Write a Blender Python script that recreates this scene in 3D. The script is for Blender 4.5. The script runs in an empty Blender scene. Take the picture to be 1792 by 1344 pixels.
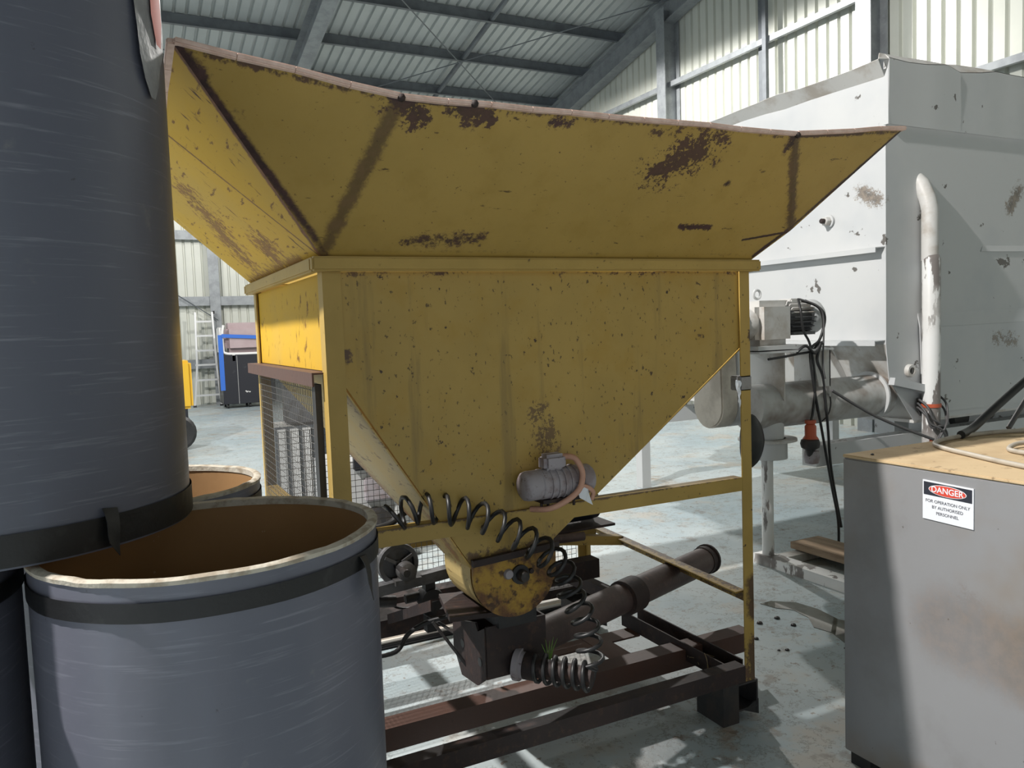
import bpy, math, random
from mathutils import Vector, Matrix
random.seed(7)
S = bpy.context.scene
COL = S.collection

# ---------------------------------------------------------------- camera, world, lights, exposure
F_PX = 1385.0
cd = bpy.data.cameras.new('camera'); cam = bpy.data.objects.new('camera', cd); COL.objects.link(cam)
cd.sensor_width = 36.0; cd.lens = F_PX / 1792 * 36.0; cd.clip_start = 0.05; cd.clip_end = 500
yaw, pitch, roll = 0.464, 0.0705, -0.0361
fw = Vector((math.sin(yaw)*math.cos(pitch), math.cos(yaw)*math.cos(pitch), -math.sin(pitch)))
r0 = Vector((math.cos(yaw), -math.sin(yaw), 0)); u0 = r0.cross(fw)
rt = r0*math.cos(roll) + u0*math.sin(roll); up = -r0*math.sin(roll) + u0*math.cos(roll)
M = Matrix((rt, up, -fw)).transposed().to_4x4(); M.translation = (-0.5596, -2.3409, 1.6)
cam.matrix_world = M
S.camera = cam

SKY = 0.95
w = bpy.data.worlds.new('world'); S.world = w; w.use_nodes = True
bg = w.node_tree.nodes['Background']; bg.inputs[0].default_value = (0.80, 0.90, 1.0, 1); bg.inputs[1].default_value = SKY

LAMPS = [  # x, y, z, watts : high bay lamps of the shed
    (5.17, 8.48, 6.63, 1100),
    (-4.4, 0.30, 7.50, 3600),
    (-1.2, 13.0, 6.40, 500),
]
S.view_settings.view_transform = 'Standard'; S.view_settings.look = 'None'
S.view_settings.gamma = 1.0; S.view_settings.use_curve_mapping = False
S.view_settings.exposure = 0.45

# ---------------------------------------------------------------- mesh helpers
class MB:
    def __init__(s): s.v = []; s.f = []
    def add(s, vs, fs):
        o = len(s.v); s.v += [tuple(v) for v in vs]; s.f += [tuple(i+o for i in f) for f in fs]; return s
    def box(s, a, b, mtx=None):
        x0, y0, z0 = [min(a[i], b[i]) for i in range(3)]; x1, y1, z1 = [max(a[i], b[i]) for i in range(3)]
        vs = [(x0,y0,z0),(x1,y0,z0),(x1,y1,z0),(x0,y1,z0),(x0,y0,z1),(x1,y0,z1),(x1,y1,z1),(x0,y1,z1)]
        if mtx: vs = [mtx @ Vector(v) for v in vs]
        return s.add(vs, [(3,2,1,0),(4,5,6,7),(0,1,5,4),(1,2,6,5),(2,3,7,6),(3,0,4,7)])
    def bar(s, a, b, w_, h_, upv=(0,0,1)):
        a = Vector(a); b = Vector(b); d = (b-a); L = d.length; d.normalize()
        u = Vector(upv); sdv = d.cross(u)
        if sdv.length < 1e-4: sdv = d.cross(Vector((0,1,0)))
        sdv.normalize(); u = sdv.cross(d)
        vs = []
        for p_ in (a, b):
            for i, j in ((-1,-1),(1,-1),(1,1),(-1,1)): vs.append(p_ + sdv*(i*w_/2) + u*(j*h_/2))
        return s.add(vs, [(3,2,1,0),(4,5,6,7),(0,1,5,4),(1,2,6,5),(2,3,7,6),(3,0,4,7)])
    def angle(s, a, b, d1, d2, l1, l2, t=.006):
        """an L section from a to b: legs along d1 and d2"""
        a = Vector(a); b = Vector(b); d1 = Vector(d1); d2 = Vector(d2)
        prof = [Vector((0,0,0)), d1*l1, d1*l1 + d2*t, d1*t + d2*t, d1*t + d2*l2, d2*l2]
        vs = [a+q for q in prof] + [b+q for q in prof]; n = 6
        fs = [(i, (i+1) % n, (i+1) % n+n, i+n) for i in range(n)]
        fs += [(0,3,2,1),(0,5,4,3),(6,7,8,9),(6,9,10,11)]
        return s.add(vs, fs)
    def plate(s, pts, t, nrm=None):
        """a flat polygon with thickness t, grown against its normal"""
        P = [Vector(p_) for p_ in pts]
        if nrm is None:
            n_ = Vector((0,0,0))
            for i in range(len(P)): n_ += (P[i]-P[0]).cross(P[(i+1) % len(P)]-P[0])
            n_.normalize()
        else: n_ = Vector(nrm).normalized()
        n = len(P); vs = P + [q - n_*t for q in P]
        fs = [tuple(range(n)), tuple(range(2*n-1, n-1, -1))] + [(i, i+n, (i+1) % n+n, (i+1) % n) for i in range(n)]
        return s.add(vs, fs)
    def grid(s, quad, nx, ny, t, fn=None):
        """a bilinear panel subdivided nx by ny, thickness t, fn(u,v)->offset along the normal"""
        a, b, c, d = [Vector(q) for q in quad]
        n_ = (b-a).cross(d-a)+(d-c).cross(b-c); n_.normalize()
        base = len(s.v); top = []; bot = []
        for j in range(ny+1):
            for i in range(nx+1):
                u = i/nx; v = j/ny
                p_ = (a*(1-u)+b*u)*(1-v)+(d*(1-u)+c*u)*v
                if fn: p_ = p_+n_*fn(u, v)
                top.append(p_); bot.append(p_-n_*t)
        N = (nx+1)*(ny+1); fs = []
        I = lambda i, j: j*(nx+1)+i
        for j in range(ny):
            for i in range(nx):
                fs.append((I(i,j),I(i+1,j),I(i+1,j+1),I(i,j+1)))
                fs.append((N+I(i,j+1),N+I(i+1,j+1),N+I(i+1,j),N+I(i,j)))
        for i in range(nx):
            fs.append((I(i,0),N+I(i,0),N+I(i+1,0),I(i+1,0))); fs.append((I(i+1,ny),N+I(i+1,ny),N+I(i,ny),I(i,ny)))
        for j in range(ny):
            fs.append((I(0,j+1),N+I(0,j+1),N+I(0,j),I(0,j))); fs.append((I(nx,j),N+I(nx,j),N+I(nx,j+1),I(nx,j+1)))
        return s.add(top+bot, fs)
    def tube(s, path, r, n=8, cap=True, closed=False):
        P = [Vector(q) for q in path]; R = r if isinstance(r, (list, tuple)) else [r]*len(P)
        t0 = (P[1]-P[0]).normalized()
        ref = Vector((0,0,1)) if abs(t0.z) < .9 else Vector((1,0,0))
        nn = t0.cross(ref).normalized(); rings = []; vs = []
        for i, q in enumerate(P):
            if i == 0: t_ = (P[1]-P[0])
            elif i == len(P)-1: t_ = (P[-1]-P[-2])
            else: t_ = (P[i+1]-P[i-1])
            t_.normalize()
            nn = nn - t_*nn.dot(t_)
            if nn.length < 1e-6: nn = t_.orthogonal()
            nn.normalize(); bb = t_.cross(nn)
            for k in range(n):
                a = 2*math.pi*k/n; vs.append(q + nn*(math.cos(a)*R[i]) + bb*(math.sin(a)*R[i]))
        fs = []
        for i in range(len(P)-1):
            for k in range(n):
                fs.append((i*n+k, i*n+(k+1) % n, (i+1)*n+(k+1) % n, (i+1)*n+k))
        if closed:
            m = len(P)-1
            for k in range(n): fs.append((m*n+k, m*n+(k+1) % n, (k+1) % n, k))
        elif cap:
            fs.append(tuple(range(n-1, -1, -1))); fs.append(tuple((len(P)-1)*n+k for k in range(n)))
        return s.add(vs, fs)
    def lathe(s, prof, n, axis='Z', c=(0,0,0), closed=False):
        """prof: (radius, height) pairs turned about an axis through c"""
        vs = []; m = len(prof)
        for (r, h) in prof:
            for k in range(n):
                a = 2*math.pi*k/n; x = r*math.cos(a); y = r*math.sin(a)
                if axis == 'Z': q = (x, y, h)
                elif axis == 'Y': q = (x, h, -y)
                else: q = (h, x, y)
                vs.append((q[0]+c[0], q[1]+c[1], q[2]+c[2]))
        fs = []
        for i in range(m-1 if not closed else m):
            j = (i+1) % m
            for k in range(n): fs.append((i*n+k, i*n+(k+1) % n, j*n+(k+1) % n, j*n+k))
        if not closed:
            if prof[0][0] > 1e-6: fs.append(tuple(range(n-1, -1, -1)))
            if prof[-1][0] > 1e-6: fs.append(tuple((m-1)*n+k for k in range(n)))
        return s.add(vs, fs)

def smooth_path(pts, k=6, closed=False):
    P = [Vector(q) for q in pts]; out = []; n = len(P)
    for i in range(n if closed else n-1):
        if closed: a, b, c, d = P[i-1], P[i], P[(i+1) % n], P[(i+2) % n]
        else: a, b, c, d = P[max(i-1,0)], P[i], P[i+1], P[min(i+2, n-1)]
        for j in range(k):
            t = j/k
            out.append(.5*((2*b)+(c-a)*t+(2*a-5*b+4*c-d)*t*t+(3*b-a-3*c+d)*t**3))
    if not closed: out.append(P[-1])
    return out

def arc(cx, cy, r, a0, a1, n):
    return [(cx+r*math.cos(a0+(a1-a0)*i/n), cy+r*math.sin(a0+(a1-a0)*i/n)) for i in range(n+1)]

def tag(o, label=None, cat=None, group=None, kind=None):
    if label: o['label'] = label
    if cat: o['category'] = cat
    if group: o['group'] = group
    if kind: o['kind'] = kind
    return o

def empty(name, loc=(0,0,0), label=None, cat=None, group=None, kind=None):
    o = bpy.data.objects.new(name, None); COL.objects.link(o); o.location = loc
    o.empty_display_size = .1
    return tag(o, label, cat, group, kind)

def ob(name, mb, mat, parent=None, smooth=None, bevel=0, label=None, cat=None, group=None, kind=None):
    """one mesh object; vertices are given in world space, stored relative to the top-level Empty"""
    base = Vector((0,0,0))
    root = parent
    while root is not None:
        base += root.location; root = root.parent
    me = bpy.data.meshes.new(name)
    me.from_pydata([tuple(Vector(v)-base) for v in mb.v], [], mb.f); me.validate(); me.update()
    import bmesh
    bm = bmesh.new(); bm.from_mesh(me); bmesh.ops.recalc_face_normals(bm, faces=bm.faces)
    if bevel:
        bmesh.ops.bevel(bm, geom=[e for e in bm.edges if len(e.link_faces) == 2 and e.calc_face_angle(0) > .5], offset=bevel, segments=2, affect='EDGES', clamp_overlap=True)
    bm.to_mesh(me); bm.free()
    me.materials.append(mat)
    if smooth is not None:
        me.polygons.foreach_set('use_smooth', [True]*len(me.polygons))
        me.set_sharp_from_angle(angle=math.radians(smooth))
    o = bpy.data.objects.new(name, me); COL.objects.link(o); o.parent = parent
    return tag(o, label, cat, group, kind)

# ---------------------------------------------------------------- procedural materials
class NT:
    def __init__(s, mat): s.t = mat.node_tree; s.n = s.t.nodes; s.l = s.t.links
    def new(s, typ, **kw):
        nd = s.n.new(typ)
        for k, v in kw.items(): setattr(nd, k, v)
        return nd
    def put(s, sock, v):
        if isinstance(v, bpy.types.NodeSocket): s.l.new(v, sock)
        else: sock.default_value = v
    def math(s, op, a, b=0.0, clamp=False):
        nd = s.new('ShaderNodeMath', operation=op, use_clamp=clamp); s.put(nd.inputs[0], a); s.put(nd.inputs[1], b); return nd.outputs[0]
    def vec(s, op, a, b=None, out=0):
        nd = s.new('ShaderNodeVectorMath', operation=op); s.put(nd.inputs[0], a)
        if b is not None:
            if op == 'SCALE': s.put(nd.inputs['Scale'], b)
            else: s.put(nd.inputs[1], b)
        return nd.outputs['Value'] if out else nd.outputs[0]
    def noise(s, co, scale, detail=4, rough=.55, dist=0.0):
        nd = s.new('ShaderNodeTexNoise'); s.put(nd.inputs['Vector'], co); nd.inputs['Scale'].default_value = scale
        nd.inputs['Detail'].default_value = detail; nd.inputs['Roughness'].default_value = rough; nd.inputs['Distortion'].default_value = dist
        return nd.outputs['Fac']
    def ramp(s, v, lo, hi):
        nd = s.new('ShaderNodeMapRange', clamp=True); nd.interpolation_type = 'SMOOTHSTEP'
        s.put(nd.inputs['Value'], v); nd.inputs['From Min'].default_value = lo; nd.inputs['From Max'].default_value = hi
        return nd.outputs[0]
    def mix(s, fac, a, b):
        nd = s.new('ShaderNodeMix', data_type='RGBA'); s.put(nd.inputs['Factor'], fac)
        for k, v in ((6, a), (7, b)):
            if isinstance(v, bpy.types.NodeSocket): s.l.new(v, nd.inputs[k])
            else: nd.inputs[k].default_value = (v[0], v[1], v[2], 1)
        return nd.outputs[2]

def mat(name, base, rough=.6, metal=0.0, layers=(), bump=None, segs=(), rust=(.055,.022,.014), spec=.5, rough2=None):
    """layers: (scale, lo, hi, colour, amount, stretch); segs: (a, b, radius, strength, grain) wear along a line or around a point"""
    m = bpy.data.materials.new(name); m.use_nodes = True
    T = NT(m); b = T.n['Principled BSDF']
    co = T.new('ShaderNodeTexCoord').outputs['Object']
    c = (base[0], base[1], base[2]); first = None
    for k, L in enumerate(layers):
        sc, lo, hi, colr, amt = L[:5]; st = L[5] if len(L) > 5 else None
        cc = co
        if st: cc = T.vec('MULTIPLY', co, st)
        cc = T.vec('ADD', cc, (k*3.1, k*1.7, k*5.3))
        v = T.ramp(T.noise(cc, sc, 6 if sc > 3 else 4, .6), lo, hi)
        if amt != 1: v = T.math('MULTIPLY', v, amt)
        c = T.mix(v, c, colr)
        if first is None: first = v
    if segs:
        total = None; n1 = T.noise(co, 24, 6, .7); n2 = T.noise(co, 90, 4, .7)
        for (a, e, r, stg, gr) in segs:
            a = Vector(a); e = Vector(e); d = e-a; L2 = d.length_squared
            pa = T.vec('SUBTRACT', co, tuple(a))
            if L2 > 1e-9:
                t = T.math('MULTIPLY', T.vec('DOT_PRODUCT', pa, tuple(d), 1), 1/L2, True)
                pa = T.vec('SUBTRACT', pa, T.vec('SCALE', tuple(d), t))
            dist = T.vec('LENGTH', pa, None, 1)
            v = T.math('SUBTRACT', 1.0, T.math('DIVIDE', dist, r))
            nn = T.math('ADD', T.math('MULTIPLY', T.math('SUBTRACT', n1, .5), gr*2.2), T.math('MULTIPLY', T.math('SUBTRACT', n2, .5), gr*1.4))
            v = T.math('ADD', v, nn)
            v = T.ramp(v, .35, .75)
            inside = T.ramp(dist, r*1.25, r*.9)
            v = T.math('MULTIPLY', T.math('MULTIPLY', v, inside), stg)
            total = v if total is None else T.math('MAXIMUM', total, v)
        rc = T.mix(T.ramp(n1, .35, .65), rust, (rust[0]*2.4, rust[1]*2.2, rust[2]*2.0))
        c = T.mix(total, c, rc)
    if isinstance(c, bpy.types.NodeSocket): T.l.new(c, b.inputs['Base Color'])
    else: b.inputs['Base Color'].default_value = (*c, 1)
    b.inputs['Metallic'].default_value = metal; b.inputs['Roughness'].default_value = rough
    if rough2 is not None and first is not None:
        mr = T.new('ShaderNodeMapRange'); T.put(mr.inputs[0], first); mr.inputs[3].default_value = rough; mr.inputs[4].default_value = rough2
        T.l.new(mr.outputs[0], b.inputs['Roughness'])
    b.inputs['Specular IOR Level'].default_value = spec
    if bump:
        bn = T.new('ShaderNodeBump'); bn.inputs['Strength'].default_value = bump[1]; bn.inputs['Distance'].default_value = bump[2] if len(bump) > 2 else .01
        T.put(bn.inputs['Height'], T.noise(co, bump[0], 5)); T.l.new(bn.outputs[0], b.inputs['Normal'])
    return m

YEL = (.435, .288, .072); YEL2 = (.365, .242, .058); RUST = (.030, .015, .015)
CHIP = (42, .70, .76, (.05,.02,.012), 1.0)
YL = [(2.2, .35, .7, YEL2, .8), (9, .45, .75, (.34,.215,.04), .5), CHIP, (75, .66, .70, (.10,.05,.02), .8)]
HW = 1.654; HD = 1.262     # hopper frame width and depth
RZ, CZ = 2.19, 2.262       # rim height along the sides and at the corners
FO, SO = .385, .397        # how far the mouth flares out, front/back and sides
ZB = 1.828
segs_mouth = [
    ((0,-.03,1.83),(.13,-FO,RZ),.05,.7,.35), ((.01,-.03,1.83),(-SO,-FO,CZ),.03,1,.25),
    ((1.757,-.114,1.928),(1.502,-FO,2.2),.042,.8,.5), ((1.55,-.08,1.895),(1.75,-.11,1.925),.012,1,.3), ((HW,-.03,1.84),(2.03,-FO,CZ),.022,1,.3),
    ((0,-.04,1.835),(1.65,-.04,1.835),.022,1,.45), ((.25,-.07,1.86),(.48,-.08,1.87),.05,.95,.8),
    ((-SO,-FO,CZ),(-.34,-.34,2.2),.05,1,.4), ((.13,-FO,RZ),(.19,-.36,RZ-.02),.07,.95,1.7), ((.10,-FO,RZ),(.33,-FO,RZ),.018,1,.6),
    ((.29,-.375,RZ-.01),(.39,-.37,RZ-.02),.05,.95,1.8), ((.58,-.38,RZ-.02),(.64,-.38,RZ-.02),.035,1,1.2),
    ((.95,-.37,2.17),(1.02,-.37,2.17),.03,.9,1.6), ((1.03,-.27,2.08),(1.16,-.34,2.15),.10,.95,2.6),
    ((1.33,-.25,2.06),(1.33,-.25,2.06),.03,1,.7), ((1.23,-.12,1.93),(1.36,-.12,1.93),.022,1,1.0),
    ((-SO,-FO,CZ-.01),(.13,-FO,RZ-.01),.02,.9,.9), ((.13,-FO,RZ-.01),(1.5,-FO,2.19),.014,.9,1.0), ((1.5,-FO,2.2),(2.03,-FO,CZ-.01),.016,.9,.8),
    ((1.502,-FO,2.2),(1.505,-.36,2.17),.05,1,.8), ((-SO,-.2,2.22),(-.26,-.26,2.15),.06,.5,1.0),
]
M_mouth = mat('yellow_paint_mouth', YEL, .45, 0, YL + [(26, .66, .72, (.06,.03,.014), .9, (.5,1,2.4))], (60,.12,.004), segs_mouth, RUST)
M_left = mat('yellow_paint_scratched', (.56,.335,.030), .6, 0, [(2, .4, .7, (.50,.32,.06), .7), (16, .60, .68, (.16,.07,.02), .9, (4,.7,.7)), (11, .62, .7, (.09,.04,.016), 1, (.8,3.5,1))], (60,.1,.004),
             [((0,0,1.83),(-SO,.13,RZ),.014,.9,.4), ((0,.2,1.85),(0,1.2,1.85),.06,.7,1.2), ((0,-.01,1.84),(-SO,-FO,CZ),.03,1,.3), ((-.3,.6,2.09),(-.08,.9,1.9),.13,.8,2.4), ((-.1,.35,1.92),(-.06,.5,1.88),.09,.8,2.4)], (.09,.04,.018), spec=.2)
M_yel = mat('yellow_paint', YEL, .48, 0, YL, (60,.12,.004))
segs_plate = [
    ((.33,0,1.785),(.45,0,1.785),.03,.9,1.2), ((.78,0,1.785),(1.6,0,1.787),.022,.95,1.2), ((.05,0,1.78),(.2,0,1.785),.025,.8,1.2),
    ((.06,0,1.45),(.45,0,.82),.012,.9,.4), ((.06,0,1.54),(.065,0,1.52),.035,.9,.8), ((1.61,0,1.78),(1.61,0,1.51),.010,.8,.4), ((1.61,0,1.5),(.8,0,.92),.007,.8,.6),
    ((.745,0,1.592),(.745,0,1.592),.022,1,.25), ((.745,0,1.513),(.742,0,1.513),.019,1,.35),
    ((.5,0,1.35),(.85,0,1.43),.006,.9,.9), ((.85,0,1.43),(.95,0,1.44),.005,.9,.9), ((1.42,0,1.55),(1.42,0,1.55),.03,.8,1.3), ((1.45,0,1.48),(1.55,0,1.48),.012,.8,1.0),
    ((.72,0,1.3),(.75,0,1.2),.05,.7,3.2), ((.45,0,.84),(.76,0,.86),.05,.8,.9),
]
M_plate = mat('yellow_paint_pitted', YEL, .46, 0, [(2.2,.35,.7,YEL2,.8), (7,.45,.75,(.38,.225,.03),.55), (70,.62,.67,(.09,.055,.02),.9,(1,1,.6)), (38,.66,.70,(.05,.026,.014),1), (4,.55,.68,(.22,.15,.05),.6,(3,1,.25))], (60,.12,.004), segs_plate, RUST)
M_slope = mat('yellow_paint_faded', (.50,.37,.15), .5, 0, [(3,.4,.7,(.55,.36,.09),.8), (13,.58,.66,(.18,.09,.03),.8,(3,.8,3))], (60,.1,.004),
              [((.2,.8,1.2),(.44,.26,.83),.05,.9,1.1), ((.35,.1,.98),(.43,.1,.86),.09,.8,1.5), ((.03,.9,1.3),(.4,.4,.9),.10,.5,1.8)], (.16,.07,.025))
M_frame = mat('yellow_frame_worn', YEL, .5, 0, [(3,.4,.7,YEL2,.8), (34,.66,.72,RUST,1), (10,.66,.72,(.10,.05,.02),.8)], (60,.15,.004),
              [((HW,0,.02),(HW,0,.28),.10,.85,1.0), ((HW,0,.44),(HW,0,.56),.07,.85,.4), ((HW,.1,.5),(HW,1.2,.55),.07,.8,1.1), ((.1,0,.99),(1.6,0,.99),.012,.8,1.1), ((HW,0,1.55),(HW,0,1.53),.025,.9,1)], RUST)
M_rim = mat('rim_bare_rust', (.78,.58,.50), .6, 0, [(30,.4,.65,(.64,.44,.36),.8), (8,.62,.72,(.42,.26,.19),.5)], (80,.25,.004))
M_rust = mat('rusty_steel', (.032,.019,.017), .7, 0, [(6,.4,.65,(.020,.013,.013),.9), (30,.52,.7,(.085,.042,.026),.5)], (50,.35,.004))
M_rail = mat('red_oxide_rail', (.085,.045,.035), .6, 0, [(5,.45,.65,(.10,.045,.03),.8), (40,.6,.7,(.06,.03,.02),.7)], (50,.2,.004))
M_pipe = mat('brown_pipe', (.095,.062,.055), .55, 0, [(5,.4,.65,(.05,.032,.03),.9), (40,.55,.7,(.17,.10,.08),.5)], (50,.25,.004))
M_end = mat('yellow_rusted_plate', (.40,.235,.03), .6, 0, [(6,.40,.55,(.12,.05,.018),1), (24,.5,.62,(.05,.022,.012),.9), (60,.5,.6,(.28,.13,.03),.4)], (50,.3,.004))
M_dark = mat('dark_grimy_steel', (.022,.021,.022), .55, 0, [(12,.45,.65,(.045,.035,.03),.8)], (60,.3,.004))
M_grey = mat('grey_cast_iron', (.11,.11,.115), .55, .2, [(12,.45,.65,(.06,.055,.05),.8)], (60,.25,.004))
M_black = mat('black_rubber', (.012,.012,.013), .45, 0, [(8,.4,.7,(.025,.025,.026),.7)])
M_blackpaint = mat('black_paint', (.016,.017,.024), .4, 0, [(9,.6,.75,(.06,.06,.07),.5)], (40,.1,.004))
M_wire = mat('wire_mesh', (.10,.095,.09), .5, .6)
M_motor = mat('lilac_grey_motor', (.33,.30,.32), .6, 0, [(14,.45,.62,(.22,.17,.17),.8), (40,.6,.7,(.10,.06,.05),.7)], (70,.2,.004))
M_pink = mat('pink_cable', (.55,.30,.21), .5, 0, [(20,.5,.7,(.42,.22,.16),.6)])
M_tape_grey = mat('silver_tape', (.28,.28,.29), .35, .3, [(40,.4,.7,(.2,.2,.2),.7)], (50,.4,.003))
M_drum = mat('grey_drum_skin', (.125,.128,.160), .36, 0, [(1.6,.4,.65,(.085,.092,.125),.85,(1,1,.25)), (60,.55,.72,(.24,.245,.29),.45,(.10,.10,2.4)), (2.2,.52,.68,(.11,.15,.22),.6,(1.4,1.4,.12)), (9,.64,.74,(.22,.21,.20),.4), (45,.7,.75,(.05,.05,.055),.7)], (14,.10,.01), rough2=.42)
M_drumin = mat('brown_cardboard_liner', (.30,.165,.065), .7, 0, [(4,.4,.7,(.25,.135,.052),.7), (60,.68,.72,(.5,.4,.28),.5)], (50,.1,.003))
M_drumrim = mat('torn_cardboard_edge', (.46,.42,.35), .8, 0, [(25,.45,.65,(.26,.21,.15),.8)], (90,.5,.004))
M_tapeblk = mat('black_tape', (.006,.006,.007), .5, 0, [(22,.58,.72,(.025,.025,.025),.6)], (30,.4,.004))
M_wrap = mat('clear_film', (.33,.33,.34), .55, 0, [(8,.4,.6,(.22,.22,.23),.8)], (25,.4,.01), spec=.2)
M_orange = mat('orange_label', (.58,.06,.015), .6, 0, [(18,.60,.66,(.5,.42,.38),.8)], spec=.2)
M_cab = mat('cabinet_silver_grey', (.31,.31,.32), .38, .25, [(1.8,.48,.70,(.27,.215,.16),.6), (4,.5,.7,(.26,.255,.255),.6), (50,.70,.74,(.12,.10,.09),.8)], (40,.06,.004), [((-.55,.12,.62),(-.55,-.35,.56),.26,.30,.12), ((-.55,.14,.66),(-.55,.05,.70),.12,.25,.5)], (.10,.065,.04))
M_cabtop = mat('dusty_tan_top', (.56,.42,.25), .8, 0, [(5,.4,.65,(.46,.33,.19),.8), (18,.60,.68,(.20,.13,.07),.7)], (30,.3,.004))
M_beige = mat('beige_hose', (.42,.38,.32), .5, 0, [(14,.5,.7,(.30,.26,.21),.7)])
M_greycable = mat('grey_cable', (.085,.083,.085), .5)
M_white = mat('white_gloss_paint', (.74,.74,.73), .35, 0, [(6,.50,.53,(.19,.17,.16),1,(1.6,1.6,.4)), (3,.45,.7,(.66,.65,.63),.7)])
M_whitesteel = mat('chalky_white_steel', (.56,.565,.565), .45, 0, [(1.1,.45,.7,(.49,.505,.52),.9), (6,.655,.675,(.13,.12,.11),1), (30,.73,.76,(.20,.18,.17),.8)], (20,.06,.006), [((-1.2,-1.34,2.37),(-1.2,-1.22,2.44),.10,1,.9), ((.15,-1.4,2.36),(.25,-1.4,2.48),.10,1,1.0), ((-.05,-1.4,1.40),(.2,-1.4,1.38),.07,.9,2.0)], (.12,.11,.10))
M_whitedust = mat('dusty_white_steel', (.58,.57,.55), .5, 0, [(4,.46,.66,(.38,.33,.28),.8), (22,.66,.72,(.2,.17,.15),.6)], (30,.1,.004))
M_tubew = mat('conveyor_tube_paint', (.52,.52,.51), .45, 0, [(2.4,.48,.66,(.22,.17,.135),.85), (9,.5,.7,(.34,.31,.28),.6)], (30,.1,.004))
M_guard = mat('guard_dusty_beige', (.60,.55,.48), .55, 0, [(4,.45,.65,(.36,.32,.27),.8)], (30,.1,.004))
M_cream = mat('wall_cream_sheet', (.60,.615,.555), .36, .15, [(.9,.4,.7,(.53,.545,.50),.7)])
M_roof = mat('roof_foil_sheet', (.50,.53,.53), .42, .25, [(1.1,.4,.7,(.42,.45,.45),.7)])
M_galv = mat('galvanised_steel', (.30,.32,.335), .42, .35, [(5,.4,.65,(.22,.235,.25),.8), (26,.55,.7,(.36,.38,.40),.5)])
M_galvd = mat('purlin_steel', (.15,.165,.18), .45, .3, [(5,.4,.65,(.11,.12,.135),.8)])
M_alu = mat('aluminium', (.74,.75,.76), .35, .5)
M_mauve = mat('mauve_vinyl', (.42,.33,.34), .5, 0, [(3,.4,.7,(.36,.27,.28),.6)], (6,.3,.02))
M_cloth = mat('white_piping', (.78,.77,.76), .6)
M_blue = mat('blue_strap', (.03,.14,.55), .5)
M_yelmach = mat('yellow_machine_paint', (.72,.43,.03), .4)
M_timber = mat('timber_plank', (.34,.25,.17), .8, 0, [(3,.4,.65,(.22,.155,.10),.8,(8,1,8))], (20,.3,.006))
M_red = mat('orange_plug', (.50,.10,.045), .45)
M_lightgrey = mat('light_grey_plastic', (.45,.45,.45), .5)
M_grass = mat('green_grass', (.16,.30,.05), .6)
M_straw = mat('dry_straw', (.34,.26,.15), .8)
M_signw = mat('sign_white', (.74,.76,.80), .35); M_signb = mat('sign_black', (.03,.033,.045), .4); M_signr = mat('sign_red', (.62,.07,.045), .4); M_signt = mat('sign_text', (.06,.06,.08), .5)
M_tray = mat('white_tray', (.74,.68,.62), .5)

def floor_mat():
    m = bpy.data.materials.new('painted_concrete'); m.use_nodes = True; T = NT(m); b = T.n['Principled BSDF']
    co = T.new('ShaderNodeTexCoord').outputs['Object']
    c = (.47,.525,.535)
    c = T.mix(T.ramp(T.noise(co, .55, 5, .6), .40, .62), c, (.36,.44,.475))
    c = T.mix(T.math('MULTIPLY', T.ramp(T.noise(co, 1.7, 7, .65), .52, .66), .75), c, (.47,.43,.37))
    c = T.mix(T.math('MULTIPLY', T.ramp(T.noise(T.vec('ADD', co, (9,4,0)), 1.1, 8, .68), .60, .68), .8), c, (.30,.22,.15))
    c = T.mix(T.math('MULTIPLY', T.ramp(T.noise(co, 6.5, 8, .7), .56, .64), .65), c, (.25,.225,.20))
    c = T.mix(T.math('MULTIPLY', T.ramp(T.noise(T.vec('ADD', co, (1,2,0)), 15, 5, .6), .64, .67), .75), c, (.20,.15,.11))
    c = T.mix(T.math('MULTIPLY', T.ramp(T.noise(co, 38, 5, .65), .62, .69), .75), c, (.14,.12,.10))
    wv = T.noise(T.vec('ADD', co, (3,7,0)), 2.6, 9, .72)
    crack = T.ramp(T.math('ABSOLUTE', T.math('SUBTRACT', wv, .5)), .009, .0)
    c = T.mix(T.math('MULTIPLY', crack, .7), c, (.13,.11,.09))
    T.l.new(c, b.inputs['Base Color'])
    mr = T.new('ShaderNodeMapRange'); T.put(mr.inputs[0], T.noise(co, 3, 5)); mr.inputs[3].default_value = .22; mr.inputs[4].default_value = .62
    T.l.new(mr.outputs[0], b.inputs['Roughness'])
    bn = T.new('ShaderNodeBump'); bn.inputs['Strength'].default_value = .25; bn.inputs['Distance'].default_value = .006
    T.put(bn.inputs['Height'], T.noise(co, 22, 8, .65)); T.l.new(bn.outputs[0], b.inputs['Normal'])
    return m
def water_mat():
    m = mat('puddle_water', (.13,.13,.11), .02, 0, [(9,.45,.6,(.09,.085,.07),.6)], spec=.8); return m
def glow_mat():
    m = bpy.data.materials.new('lamp_lens'); m.use_nodes = True; T = NT(m); b = T.n['Principled BSDF']
    b.inputs['Emission Color'].default_value = (1,.97,.95,1); b.inputs['Emission Strength'].default_value = 18; return m
M_floor = floor_mat(); M_water = water_mat(); M_glow = glow_mat()

# ---------------------------------------------------------------- the shed
XW, YB, YF, XL = 9.0, 18.4, -10.4, -15.0
RIDGE = 4.0
def roofz(y): return 7.42-.2*(y-10.8) if y >= RIDGE else (7.42-.2*(RIDGE-10.8))-.2*(RIDGE-y)

ob('floor', MB().box((XL-12, YF-1, -.2), (XW+.2, YB+.2, 0)), M_floor, label='pale blue painted concrete floor with worn tan patches', kind='structure')

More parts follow.
